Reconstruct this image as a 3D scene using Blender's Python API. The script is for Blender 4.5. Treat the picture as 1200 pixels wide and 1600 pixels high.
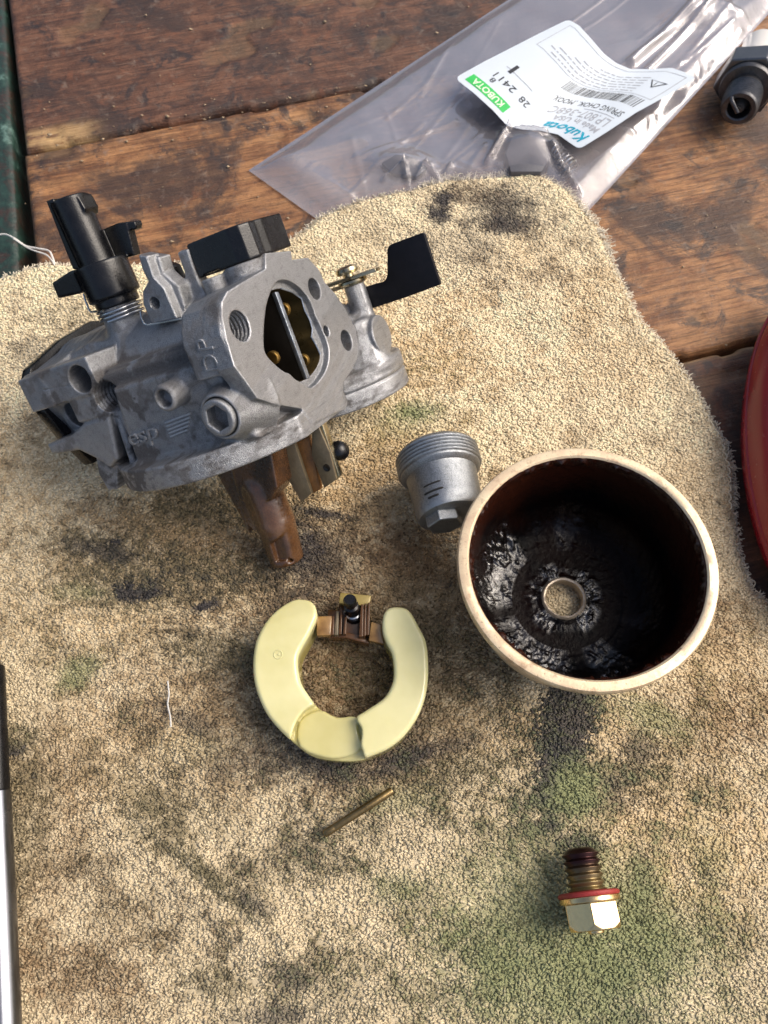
import bpy, bmesh, math, random
import numpy as np
from mathutils import Matrix, Vector

random.seed(7)
rng = np.random.default_rng(11)
scene = bpy.context.scene
for o in list(bpy.data.objects):
    bpy.data.objects.remove(o)
scene.unit_settings.scale_length = 0.01        # one Blender unit = 1 cm

# ------------------------------------------------------------------ camera
H = 18.0
F = 1200.0
TILT = math.atan(470 / 1200)
cam_d = bpy.data.cameras.new("camera")
cam = bpy.data.objects.new("camera", cam_d)
scene.collection.objects.link(cam)
cam.location = (0, 0, H)
cam.rotation_euler = (TILT, 0, 0)
cam_d.sensor_fit = 'VERTICAL'
cam_d.sensor_height = 36
cam_d.lens = 27
cam_d.clip_start = 0.1
cam_d.clip_end = 5000
cam_d.dof.use_dof = True
cam_d.dof.focus_distance = 15.5
cam_d.dof.aperture_fstop = 0.42
scene.camera = cam

# ------------------------------------------------------------------ light
SUN_EL, SUN_AZ = math.radians(47), math.radians(12)      # azimuth counted from +X towards +Y
world = bpy.data.worlds.new("World")
scene.world = world
world.use_nodes = True
wn = world.node_tree
bg = wn.nodes['Background']
sky = wn.nodes.new('ShaderNodeTexSky')
sky.sky_type = 'NISHITA'
sky.sun_disc = False
sky.sun_elevation = SUN_EL
sky.sun_rotation = math.pi / 2 - SUN_AZ
sky.air_density = 1.0
sky.dust_density = 6.0
sky.ozone_density = 0.6
wn.links.new(sky.outputs[0], bg.inputs[0])
bg.inputs[1].default_value = 0.12
sun_d = bpy.data.lights.new("sun", 'SUN')
sun_d.energy = 1.5
sun_d.angle = math.radians(44)
sun_d.color = (1.0, 0.95, 0.87)
sun = bpy.data.objects.new("sun", sun_d)
scene.collection.objects.link(sun)
sdir = Vector((math.cos(SUN_EL) * math.cos(SUN_AZ), math.cos(SUN_EL) * math.sin(SUN_AZ), math.sin(SUN_EL)))
sun.rotation_euler = sdir.to_track_quat('Z', 'Y').to_euler()
sun.location = sdir * 60
scene.view_settings.view_transform = 'Standard'
scene.view_settings.look = 'None'
scene.view_settings.exposure = 0.55
scene.view_settings.gamma = 1
scene.cycles.max_bounces = 8
scene.cycles.transparent_max_bounces = 12

# ------------------------------------------------------------------ where things stand: rays of the photograph into the place
CAM = np.array([0, 0, H])
st_, ct_ = math.sin(TILT), math.cos(TILT)
RIGHT = np.array([1, 0, 0.]); UP = np.array([0, ct_, st_]); FWD = np.array([0, st_, -ct_])

def ray(px, py):
    return RIGHT * (px - 600) / F + UP * (800 - py) / F + FWD

def at(px, py, z=0.0):
    d = ray(px, py)
    return CAM + d * (z - H) / d[2]

def atxy(pts, z):
    return np.array([at(x, y, z)[:2] for x, y in pts])

# ------------------------------------------------------------------ helpers
def link(o):
    scene.collection.objects.link(o)
    return o

def tag(o, label=None, cat=None, group=None, kind=None):
    if label: o['label'] = label
    if cat: o['category'] = cat
    if group: o['group'] = group
    if kind: o['kind'] = kind
    return o

def empty(name, loc=(0, 0, 0), mat=None):
    o = bpy.data.objects.new(name, None)
    o.empty_display_size = 0.5
    link(o)
    if mat is not None: o.matrix_world = mat
    else: o.location = loc
    return o

def mesh_obj(name, verts, faces, mats, parent=None, smooth=True, sharp=None):
    me = bpy.data.meshes.new(name)
    verts = np.asarray(verts, dtype=np.float32)
    if isinstance(faces, np.ndarray):
        n, k = faces.shape
        me.vertices.add(len(verts)); me.vertices.foreach_set('co', verts.ravel())
        me.loops.add(n * k); me.loops.foreach_set('vertex_index', faces.astype(np.int32).ravel())
        me.polygons.add(n)
        me.polygons.foreach_set('loop_start', np.arange(0, n * k, k, dtype=np.int32))
        me.polygons.foreach_set('loop_total', np.full(n, k, dtype=np.int32))
        me.update(calc_edges=True)
    else:
        me.from_pydata([tuple(map(float, v)) for v in verts], [], faces)
        me.update()
    for m in (mats if isinstance(mats, (list, tuple)) else [mats]):
        me.materials.append(m)
    if smooth:
        me.polygons.foreach_set('use_smooth', np.ones(len(me.polygons), dtype=bool))
        if sharp:
            me.set_sharp_from_angle(angle=math.radians(sharp))
    o = bpy.data.objects.new(name, me)
    link(o)
    if parent: o.parent = parent
    return o

def frame(origin, z, x=None):
    """matrix whose local Z is z"""
    z = Vector(z).normalized()
    x = Vector(x) if x is not None else (Vector((0, 0, 1)) if abs(z.z) < 0.9 else Vector((1, 0, 0)))
    x = (x - z * x.dot(z)).normalized()
    y = z.cross(x)
    m = Matrix.Identity(4)
    for i in range(3):
        m[i][0], m[i][1], m[i][2], m[i][3] = x[i], y[i], z[i], origin[i]
    return m

def lathe(name, prof, mats, parent=None, seg=96, closed=False, sharp=35, noise=None, loc=(0, 0, 0)):
    """prof: (r, z) list turned about local Z"""
    n = len(prof)
    a = np.linspace(0, 2 * math.pi, seg, endpoint=False)
    V = []
    for i, (r, z) in enumerate(prof):
        rr = r + (noise(i, a, r, z) if noise else 0)
        V.append(np.stack([rr * np.cos(a) + loc[0], rr * np.sin(a) + loc[1], np.full(seg, z + loc[2])], -1))
    V = np.concatenate(V)
    fs = []
    m = n if closed else n - 1
    for i in range(m):
        b = ((i + 1) % n) * seg; c = i * seg
        k = np.arange(seg); k2 = (k + 1) % seg
        fs.append(np.stack([c + k, c + k2, b + k2, b + k], -1))
    return mesh_obj(name, V, np.concatenate(fs), mats, parent, True, sharp)

def tube(name, path, r, mat, parent=None, seg=8, closed=False, caps=True):
    P = [Vector(p) for p in path]
    n = len(P)
    rs = r if isinstance(r, (list, tuple, np.ndarray)) else [r] * n
    V = []; fs = []
    nrm = None
    for i in range(n):
        if closed: t = (P[(i + 1) % n] - P[i - 1])
        else: t = P[min(i + 1, n - 1)] - P[max(i - 1, 0)]
        t.normalize()
        if nrm is None:
            nrm = t.orthogonal().normalized()
        nrm = (nrm - t * nrm.dot(t)).normalized()
        b = t.cross(nrm)
        for k in range(seg):
            a = 2 * math.pi * k / seg
            V.append(P[i] + (nrm * math.cos(a) + b * math.sin(a)) * rs[i])
    for i in range(n if closed else n - 1):
        j = (i + 1) % n
        for k in range(seg):
            k2 = (k + 1) % seg
            fs.append((i * seg + k, i * seg + k2, j * seg + k2, j * seg + k))
    if caps and not closed:
        fs.append(tuple(range(seg - 1, -1, -1)))
        fs.append(tuple((n - 1) * seg + k for k in range(seg)))
    return mesh_obj(name, V, fs, mat, parent, True, 50)

def prism(name, poly, ax, lo, hi, mat, parent=None, bev=0.02, seg=2):
    """2-D polygon in axes ax=(i,j), extruded along the third"""
    i, j = ax; k = 3 - i - j
    bm = bmesh.new()
    rows = []
    for h in (lo, hi):
        row = []
        for p in poly:
            c = [0, 0, 0]; c[i], c[j], c[k] = p[0], p[1], h
            row.append(bm.verts.new(c))
        rows.append(row)
    n = len(poly)
    bm.faces.new(rows[0]); bm.faces.new(rows[1])
    for a in range(n):
        b = (a + 1) % n
        bm.faces.new((rows[0][a], rows[0][b], rows[1][b], rows[1][a]))
    bmesh.ops.recalc_face_normals(bm, faces=bm.faces)
    if bev:
        bmesh.ops.bevel(bm, geom=[e for e in bm.edges], offset=bev, segments=seg, affect='EDGES', profile=0.5, clamp_overlap=True)
    me = bpy.data.meshes.new(name); bm.to_mesh(me); bm.free()
    me.materials.append(mat)
    me.polygons.foreach_set('use_smooth', np.ones(len(me.polygons), dtype=bool))
    me.set_sharp_from_angle(angle=math.radians(40))
    o = bpy.data.objects.new(name, me); link(o)
    if parent: o.parent = parent
    return o

def smooth_loop(P, n=4):
    P = [np.array(p, float) for p in P]; N = len(P); o = []
    for i in range(N):
        a, b, c, d = P[i - 1], P[i], P[(i + 1) % N], P[(i + 2) % N]
        for k in range(n):
            t = k / n
            o.append(tuple(0.5 * (2 * b + (c - a) * t + (2 * a - 5 * b + 4 * c - d) * t * t + (-a + 3 * b - 3 * c + d) * t ** 3)))
    return o

# ------------------------------------------------------------------ numpy noise
_perm = rng.random((256, 256)).astype(np.float32)
def vnoise(x, y, s=0):
    x = np.asarray(x, dtype=np.float64) + 13.7 * s; y = np.asarray(y, dtype=np.float64) + 7.3 * s
    xi = np.floor(x).astype(int); yi = np.floor(y).astype(int)
    fx = x - xi; fy = y - yi
    fx = fx * fx * (3 - 2 * fx); fy = fy * fy * (3 - 2 * fy)
    g = lambda a, b: _perm[a & 255, b & 255]
    return (g(xi, yi) * (1 - fx) + g(xi + 1, yi) * fx) * (1 - fy) + (g(xi, yi + 1) * (1 - fx) + g(xi + 1, yi + 1) * fx) * fy

def fbm(x, y, s=0, oct=4):
    t = 0; a = 0.5; n = 0
    for i in range(oct):
        t = t + a * vnoise(x * 2 ** i, y * 2 ** i, s + i * 3); n += a; a *= 0.55
    return t / n

def sm(a, b, x):
    t = np.clip((x - a) / (b - a), 0, 1)
    return t * t * (3 - 2 * t)

# ------------------------------------------------------------------ solid shapes from distance fields (cast metal, moulded plastic)
def poly_sdf(px, py, V):
    V = np.asarray(V, dtype=np.float64)
    d = (px - V[0][0]) ** 2 + (py - V[0][1]) ** 2
    s = np.ones_like(px)
    n = len(V); j = n - 1
    for i in range(n):
        e = V[j] - V[i]
        wx = px - V[i][0]; wy = py - V[i][1]
        t = np.clip((wx * e[0] + wy * e[1]) / (e @ e + 1e-12), 0, 1)
        bx = wx - e[0] * t; by = wy - e[1] * t
        d = np.minimum(d, bx * bx + by * by)
        c1 = py >= V[i][1]; c2 = py < V[j][1]; c3 = e[0] * wy > e[1] * wx
        f = (c1 & c2 & c3) | (~c1 & ~c2 & ~c3)
        s = np.where(f, -s, s)
        j = i
    return s * np.sqrt(d)

class Vol:
    def __init__(self, lo, hi, h):
        self.lo = np.array(lo, float); self.h = h
        self.n = (np.ceil((np.array(hi) - self.lo) / h).astype(int) + 1)
        self.F = np.full(self.n, 9.0, dtype=np.float32)
        self.ax = [self.lo[i] + h * np.arange(self.n[i]) for i in range(3)]
    def _box(self, lo, hi, pad):
        sl = []
        for i in range(3):
            a = int(max(0, np.floor((lo[i] - pad - self.lo[i]) / self.h)))
            b = int(min(self.n[i], np.ceil((hi[i] + pad - self.lo[i]) / self.h) + 1))
            sl.append(slice(a, max(a, b)))
        return tuple(sl)
    def _apply(self, sl, d, op, k):
        A = self.F[sl]
        if op == 'cut': d = -d
        if k > 0:
            hh = np.maximum(k - np.abs(A - d), 0) / k
            q = hh * hh * k * 0.25
        else: q = 0
        self.F[sl] = (np.minimum(A, d) - q) if op == 'add' else (np.maximum(A, d) + q)
    def prism(self, poly, ax, lo, hi, r=0.03, k=0.06, op='add'):
        """polygon in axes ax, extruded along the third axis from lo to hi"""
        P = np.array(poly, float)
        i, j = ax; m = 3 - i - j
        l = [0] * 3; u = [0] * 3
        l[i], u[i] = P[:, 0].min(), P[:, 0].max(); l[j], u[j] = P[:, 1].min(), P[:, 1].max(); l[m], u[m] = lo, hi
        sl = self._box(l, u, 0.15 + k)
        gi, gj = np.meshgrid(self.ax[i][sl[i]], self.ax[j][sl[j]], indexing='ij')
        d2 = poly_sdf(gi, gj, P) + r
        if i > j: d2 = d2.T
        dz = np.abs(self.ax[m][sl[m]] - (lo + hi) / 2) - (hi - lo) / 2 + r
        D2 = np.expand_dims(d2, m); sh = [1, 1, 1]; sh[m] = -1; DZ = dz.reshape(sh)
        d = np.minimum(np.maximum(D2, DZ), 0) + np.sqrt(np.maximum(D2, 0) ** 2 + np.maximum(DZ, 0) ** 2) - r
        self._apply(sl, d.astype(np.float32), op, k)
    def cyl(self, m, c, R, lo, hi, r=0.02, k=0.06, op='add', R2=None, wave=0, pitch=0.1, sx=1.0):
        """cylinder / cone along axis m, centre c in the other two axes (ascending order)"""
        i, j = [a for a in range(3) if a != m]
        Rm = max(R, R2 or R)
        l = [0] * 3; u = [0] * 3
        l[i], u[i], l[j], u[j], l[m], u[m] = c[0] - Rm * sx, c[0] + Rm * sx, c[1] - Rm, c[1] + Rm, lo, hi
        sl = self._box(l, u, 0.15 + k)
        gi, gj = np.meshgrid(self.ax[i][sl[i]], self.ax[j][sl[j]], indexing='ij')
        rad = np.sqrt(((gi - c[0]) / sx) ** 2 + (gj - c[1]) ** 2)
        z = self.ax[m][sl[m]]
        RR = np.full_like(z, R, dtype=float)
        if R2 is not None: RR = R + (R2 - R) * np.clip((z - lo) / (hi - lo), 0, 1)
        if wave: RR = RR + wave * np.sin(2 * np.pi * z / pitch)
        sh = [1, 1, 1]; sh[m] = -1
        D2 = np.expand_dims(rad, m) - RR.reshape(sh) + r
        DZ = (np.abs(z - (lo + hi) / 2) - (hi - lo) / 2 + r).reshape(sh)
        d = np.minimum(np.maximum(D2, DZ), 0) + np.sqrt(np.maximum(D2, 0) ** 2 + np.maximum(DZ, 0) ** 2) - r
        self._apply(sl, d.astype(np.float32), op, k)
    def box(self, lo, hi, r=0.03, k=0.06, op='add'):
        self.prism([(lo[0], lo[1]), (hi[0], lo[1]), (hi[0], hi[1]), (lo[0], hi[1])], (0, 1), lo[2], hi[2], r, k, op)
    def cap(self, a, b, R, R2=None, k=0.06, op='add'):
        """rounded stick between two points"""
        a = np.array(a, float); b = np.array(b, float); R2 = R if R2 is None else R2
        Rm = max(R, R2)
        sl = self._box(np.minimum(a, b) - Rm, np.maximum(a, b) + Rm, 0.1 + k)
        X, Y, Z = np.meshgrid(self.ax[0][sl[0]], self.ax[1][sl[1]], self.ax[2][sl[2]], indexing='ij')
        e = b - a
        t = np.clip(((X - a[0]) * e[0] + (Y - a[1]) * e[1] + (Z - a[2]) * e[2]) / (e @ e), 0, 1)
        d = np.sqrt((X - a[0] - e[0] * t) ** 2 + (Y - a[1] - e[1] * t) ** 2 + (Z - a[2] - e[2] * t) ** 2) - (R + (R2 - R) * t)
        self._apply(sl, d.astype(np.float32), op, k)
    def half(self, n, c, k=0.02):
        """keep only the side where n.x < c"""
        X = n[0] * self.ax[0].reshape(-1, 1, 1) + n[1] * self.ax[1].reshape(1, -1, 1) + n[2] * self.ax[2].reshape(1, 1, -1) - c
        sl = (slice(None),) * 3
        self._apply(sl, (-X).astype(np.float32), 'cut', k)
    def mesh(self):
        Fv = self.F
        Fv[0] = 1; Fv[-1] = 1; Fv[:, 0] = 1; Fv[:, -1] = 1; Fv[:, :, 0] = 1; Fv[:, :, -1] = 1
        S = Fv < 0
        c = [S[dx:S.shape[0] - 1 + dx, dy:S.shape[1] - 1 + dy, dz:S.shape[2] - 1 + dz] for dx in (0, 1) for dy in (0, 1) for dz in (0, 1)]
        any_ = c[0].copy(); all_ = c[0].copy()
        for q in c[1:]:
            any_ |= q; all_ &= q
        act = any_ & ~all_
        I = np.argwhere(act)
        cor = {}
        for dx in (0, 1):
            for dy in (0, 1):
                for dz in (0, 1):
                    cor[(dx, dy, dz)] = Fv[I[:, 0] + dx, I[:, 1] + dy, I[:, 2] + dz].astype(np.float64)
        P = np.zeros((len(I), 3)); N = np.zeros(len(I))
        for a in cor:
            for m in range(3):
                if a[m] == 0:
                    b = list(a); b[m] = 1; b = tuple(b)
                    fa, fb = cor[a], cor[b]
                    cr = (fa < 0) != (fb < 0)
                    t = np.where(cr, fa / np.where(cr, fa - fb, 1), 0)
                    q = np.zeros((len(I), 3)); q[:] = a; q[:, m] += t
                    P += q * cr[:, None]; N += cr
        V = (I + P / N[:, None]) * self.h + self.lo
        idx = np.full(act.shape, -1, dtype=np.int32); idx[act] = np.arange(len(I))
        fs = []
        for m in range(3):
            s0 = [slice(1, -1)] * 3; s1 = [slice(1, -1)] * 3
            s0[m] = slice(0, -1); s1[m] = slice(1, None)
            A, B = S[tuple(s0)], S[tuple(s1)]
            E = np.argwhere(A != B)
            if not len(E): continue
            sgn = A[E[:, 0], E[:, 1], E[:, 2]]
            g = E + 1; g[:, m] -= 1
            u, v = (m + 1) % 3, (m + 2) % 3
            def cell(du, dv):
                q = g.copy(); q[:, u] -= du; q[:, v] -= dv
                return idx[q[:, 0], q[:, 1], q[:, 2]]
            Q = np.stack([cell(1, 1), cell(0, 1), cell(0, 0), cell(1, 0)], -1)
            Q[~sgn] = Q[~sgn][:, ::-1]
            fs.append(Q)
        return V, np.concatenate(fs)

def vol_obj(name, vol, mats, parent=None, matf=None):
    V, Q = vol.mesh()
    o = mesh_obj(name, V, Q, mats, parent, True)
    if matf is not None:
        c = V[Q].mean(axis=1)
        e1 = V[Q[:, 2]] - V[Q[:, 0]]; e2 = V[Q[:, 3]] - V[Q[:, 1]]
        n = np.cross(e1, e2); n /= np.linalg.norm(n, axis=1, keepdims=True) + 1e-12
        o.data.polygons.foreach_set('material_index', matf(c, n).astype(np.int32))
    return o, V

def set_attr(o, name, vals):
    a = o.data.attributes.new(name, 'FLOAT', 'POINT')
    a.data.foreach_set('value', np.asarray(vals, dtype=np.float32))

def set_col(o, name, rgb):
    a = o.data.attributes.new(name, 'FLOAT_COLOR', 'POINT')
    c = np.ones((len(rgb), 4), dtype=np.float32); c[:, :3] = rgb
    a.data.foreach_set('color', c.ravel())

# ------------------------------------------------------------------ materials
class MT:
    def __init__(self, name):
        self.m = bpy.data.materials.new(name); self.m.use_nodes = True
        self.t = self.m.node_tree; self.b = self.t.nodes['Principled BSDF']
        self.out = self.t.nodes['Material Output']
    def n(self, typ, **kw):
        nd = self.t.nodes.new(typ)
        for k, v in kw.items():
            if k in nd.inputs.keys() if isinstance(k, str) else False:
                s = nd.inputs[k]
                if hasattr(v, 'is_linked') or isinstance(v, bpy.types.NodeSocket): self.t.links.new(v, s)
                else: s.default_value = v
            else: setattr(nd, k, v)
        return nd
    def l(self, a, b): self.t.links.new(a, b)
    def tc(self, scale=(1, 1, 1)):
        t = self.n('ShaderNodeTexCoord'); mp = self.n('ShaderNodeMapping')
        mp.inputs['Scale'].default_value = scale
        self.l(t.outputs['Object'], mp.inputs['Vector']); return mp.outputs[0]
    def noise(self, vec, scale, detail=4, rough=0.55, dist=0.0):
        nd = self.n('ShaderNodeTexNoise'); nd.inputs['Scale'].default_value = scale
        nd.inputs['Detail'].default_value = detail; nd.inputs['Roughness'].default_value = rough
        nd.inputs['Distortion'].default_value = dist
        self.l(vec, nd.inputs['Vector']); return nd.outputs['Fac']
    def ramp(self, fac, stops):
        r = self.n('ShaderNodeValToRGB'); e = r.color_ramp.elements
        while len(e) < len(stops): e.new(0.5)
        for i, (p, c) in enumerate(stops):
            e[i].position = p; e[i].color = (*c, 1) if not isinstance(c, (int, float)) else (c, c, c, 1)
        self.l(fac, r.inputs[0]); return r.outputs[0]
    def mix(self, fac, a, b, mode='MIX'):
        x = self.n('ShaderNodeMix'); x.data_type = 'RGBA'; x.blend_type = mode
        for q, v in ((0, fac), (6, a), (7, b)):
            s = x.inputs[q]
            if isinstance(v, bpy.types.NodeSocket): self.l(v, s)
            elif isinstance(v, (int, float)): s.default_value = v if q == 0 else (v, v, v, 1)
            else: s.default_value = (*v, 1)
        return x.outputs[2]
    def math(self, op, a, b=0.0):
        x = self.n('ShaderNodeMath'); x.operation = op
        for s, v in ((x.inputs[0], a), (x.inputs[1], b)):
            if isinstance(v, bpy.types.NodeSocket): self.l(v, s)
            else: s.default_value = v
        return x.outputs[0]
    def bump(self, h, strength=0.3, dist=0.02):
        b = self.n('ShaderNodeBump'); b.inputs['Strength'].default_value = strength; b.inputs['Distance'].default_value = dist
        self.l(h, b.inputs['Height']); self.l(b.outputs[0], self.b.inputs['Normal']); return b
    def set(self, **kw):
        for k, v in kw.items():
            s = self.b.inputs[k.replace('_', ' ')]
            if isinstance(v, bpy.types.NodeSocket): self.l(v, s)
            elif isinstance(v, tuple) and len(v) == 3 and s.type == 'RGBA': s.default_value = (*v, 1)
            else: s.default_value = v
        return self

def simple(name, col, rough=0.5, metal=0.0, grain=0.0, gscale=40, var=0.15, **kw):
    m = MT(name); v = m.tc()
    n = m.noise(v, gscale * 0.12, 5)
    n2 = m.noise(v, gscale, 3)
    f = m.math('ADD', m.math('MULTIPLY', n, 0.7), m.math('MULTIPLY', n2, 0.3))
    lo = tuple(max(0, c * (1 - var)) for c in col); hi = tuple(min(1, c * (1 + var)) for c in col)
    c = m.ramp(f, [(0.3, lo), (0.7, hi)])
    m.set(Base_Color=c, Metallic=metal, Roughness=m.ramp(n, [(0.3, max(0.02, rough - 0.08)), (0.7, min(1, rough + 0.08))]), **kw)
    if grain: m.bump(n2, grain, 0.02)
    return m.m

def alu_mat(name, base, rough, metal, grain, gscale, dirt=True, scratch=False):
    m = MT(name); v = m.tc()
    fine = m.noise(v, gscale, 3, 0.6)
    mid = m.noise(v, 2.3, 6, 0.65, 0.4)
    sp = m.noise(v, 22, 4, 0.7)
    c = m.ramp(mid, [(0.3, tuple(x * 0.82 for x in base)), (0.62, base), (0.8, tuple(min(1, x * 1.1) for x in base))])
    c = m.mix(m.ramp(fine, [(0.40, 0.0), (0.68, 0.75)]), c, tuple(min(1, x * 1.6) for x in base))
    c = m.mix(m.ramp(fine, [(0.28, 0.65), (0.44, 0.0)]), c, tuple(x * 0.4 for x in base))
    dark = m.ramp(sp, [(0.22, 1.0), (0.36, 0.0)])
    c = m.mix(m.math('MULTIPLY', dark, 0.7), c, (0.05, 0.047, 0.045))
    ge = m.n('ShaderNodeNewGeometry'); c = m.mix(m.ramp(ge.outputs['Pointiness'], [(0.51, 0.0), (0.56, 0.7)]), c, tuple(min(1, x * 1.75) for x in base))  # raised edges lightened: polish and edge highlights put into the colour
    m7 = m.noise(v, 7, 5, 0.7, 0.3); c = m.mix(m.ramp(m7, [(0.52, 0.0), (0.66, 0.45)]), c, tuple(x * 0.5 for x in base))
    if dirt:
        at_ = m.n('ShaderNodeAttribute'); at_.attribute_name = 'grime_shade'
        g = m.math('MULTIPLY', at_.outputs['Fac'], m.ramp(sp, [(0.3, 1.0), (0.8, 0.65)]))
        c = m.mix(g, c, (0.06, 0.052, 0.048))
        m.set(Metallic=m.math('MULTIPLY', m.math('SUBTRACT', 1.0, g), metal))
        m.set(Roughness=m.math('ADD', rough, m.math('MULTIPLY', g, 0.25)))
    else:
        m.set(Metallic=metal, Roughness=rough)
    hgt = m.math('ADD', m.math('MULTIPLY', fine, 0.7), m.math('MULTIPLY', sp, 0.5))
    if scratch:
        r1 = m.n('ShaderNodeMapping'); r1.inputs['Rotation'].default_value = (0, 0.6, 0); r1.inputs['Scale'].default_value = (1.5, 1, 45); m.l(v, r1.inputs['Vector'])
        sc = m.noise(r1.outputs[0], 1.6, 4, 0.7); c = m.mix(m.ramp(sc, [(0.58, 0.0), (0.66, 0.55)]), c, tuple(x * 0.45 for x in base)); c = m.mix(m.ramp(sc, [(0.34, 0.5), (0.42, 0.0)]), c, tuple(min(1, x * 1.6) for x in base))
        hgt = m.math('ADD', hgt, m.math('MULTIPLY', sc, 0.5))
    m.set(Base_Color=c)
    m.bump(hgt, grain, 0.04)
    return m.m

M = {}
M['cast'] = alu_mat('cast_aluminium', (0.33, 0.336, 0.348), 0.34, 0.86, 0.7, 50)
M['machined'] = alu_mat('machined_aluminium', (0.345, 0.352, 0.368), 0.37, 0.8, 0.3, 52, scratch=True)
M['bore'] = simple('varnished_bore', (0.085, 0.062, 0.026), 0.3, 0.35, 0.1, 18, 0.4)
M['plug'] = alu_mat('plug_metal', (0.26, 0.275, 0.29), 0.34, 0.88, 0.35, 44, False)
M['black'] = simple('black_plastic', (0.005, 0.005, 0.006), 0.26, 0, 0.22, 34, 0.4)
M['blacksteel'] = simple('black_oxide_steel', (0.006, 0.006, 0.009), 0.45, 0.0, 0.05, 50, 0.3, Specular_IOR_Level=0.25)
M['steel'] = simple('steel', (0.55, 0.56, 0.57), 0.28, 1.0, 0.1, 30)
M['zinc'] = simple('yellow_zinc', (0.50, 0.43, 0.28), 0.28, 1.0, 0.15, 12, 0.3)
M['brass'] = simple('brass', (0.26, 0.16, 0.045), 0.5, 0.9, 0.1, 20, 0.25)
M['tan'] = simple('stained_tan_plastic', (0.16, 0.125, 0.075), 0.35, 0.1, 0.2, 14, 0.35)
M['rust'] = simple('rusty_varnish', (0.27, 0.12, 0.035), 0.4, 0.1, 0.4, 22, 0.5)

def brown_mat():
    m = MT('brown_varnish'); v = m.tc()
    a = m.noise(v, 0.8, 3, 0.5, 0.1); b = m.noise(v, 9, 4)
    c = m.ramp(a, [(0.34, (0.022, 0.010, 0.005)), (0.46, (0.085, 0.038, 0.015)), (0.56, (0.13, 0.065, 0.030)), (0.68, (0.24, 0.155, 0.095))])
    c = m.mix(m.ramp(b, [(0.55, 0.0), (0.75, 0.5)]), c, (0.03, 0.015, 0.008))
    m.set(Base_Color=c, Roughness=m.ramp(b, [(0.3, 0.14), (0.7, 0.42)]), Specular_IOR_Level=0.6, Coat_Weight=0.5, Coat_Roughness=0.15)
    m.bump(m.noise(v, 16, 4), 0.35, 0.03)
    return m.m
M['brown'] = brown_mat()

# ================================================================== CARBURETOR
# local axes: s = towards the lettered side wall, b = out of the mounting face, u = away from the fuel bowl flange
KC = 0.935
O0 = np.array([-1.88785185, 9.59750714, 4.0])
Bv = np.array([0.86346553, -0.05891997, 0.5009548])
Uv = np.array([-0.31839095, 0.70663088, 0.63190189])
Sv = np.cross(Bv, Uv)
LM = np.stack([Sv, Bv, Uv])
OW = CAM + (O0 - CAM) * KC

def L(p, ax, val):
    """point of the carburetor seen at pixel p, on its own plane (axis ax) = val"""
    d = ray(*p); n = LM[ax]
    t = (val - (CAM - O0) @ n) / (d @ n)
    return LM @ (CAM + d * t - O0)

def c2(x, y): return (x / 2.857 + 280, y / 2.857 + 320)
def c3(x, y): return (x / 4.615 + 300, y / 4.615 + 620)
def cA(x, y): return (x / 4.615 + 60, y / 4.615 + 290)
def cB(x, y): return (x / 5.517 + 20, y / 5.517 + 500)
def cC(x, y): return (x / 5 + 180, y / 5 + 540)
def cD(x, y): return (x / 6 + 500, y / 6 + 350)
def cE(x, y): return (x / 5.714 + 270, y / 5.714 + 330)
def LP(f, pts, ax, val):
    keep = [a for a in range(3) if a != ax]
    return [tuple(L(f(*p), ax, val)[keep]) for p in pts]

mw = Matrix.Identity(4)
for i in range(3):
    mw[i][0], mw[i][1], mw[i][2], mw[i][3] = Sv[i] * KC, Bv[i] * KC, Uv[i] * KC, OW[i]
carb = empty('carburetor', mat=mw)
tag(carb, 'grey cast metal carburetor with black plastic fittings lying on the dirty cloth', 'carburetor')

h = 0.021
v = Vol((-5.6, -7.0, -2.6), (3.1, 0.5, 3.0), h)
# bore tube and body mass
v.cyl(1, (0, 0), 1.45, -6.2, -0.1, 0.1, 0.1)
v.box((-1.6, -3.9, -1.6), (1.9, -0.6, 0.55), 0.12, 0.15)
# bowl flange (round, cut flush with the mounting face) and its side lobe
v.cyl(2, (0, -2.6), 2.78, -2.02, -1.5, 0.05, 0.06)
v.half((0, 1, 0), -0.02, 0.02)
v.cyl(2, (-3.45, -1.40), 1.74, -2.42, -1.98, 0.04, 0.02)
v.cyl(2, (-3.45, -1.40), 1.76, -1.97, -1.52, 0.10, 0.02)
v.cyl(2, (-3.45, -1.40), 1.715, -2.02, -1.93, 0.0, 0.0)
# lettered wall
wall = [(-3.85, -1.6), (-3.55, 0.22), (-1.0, 0.24), (-0.65, -0.1), (-0.5, -0.8), (-0.35, -1.55)]
v.prism(wall, (1, 2), 0.4, 2.12, 0.12, 0.10)
v.prism([(-3.9, -1.7), (-1.2, -1.7), (-1.25, -1.45), (-3.85, -1.45)], (1, 2), 0.4, 2.22, 0.08, 0.08)
# sooty step above it
v.prism([(-4.3, -0.4), (-4.2, 0.60), (-1.0, 0.64), (-1.0, -0.4)], (1, 2), 0.0, 1.72, 0.05, 0.05)
v.prism([(-5.2, -0.2), (-4.9, 0.84), (-1.0, 0.80), (-1.0, -0.2)], (1, 2), -1.5, 1.2, 0.08, 0.12)
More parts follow.
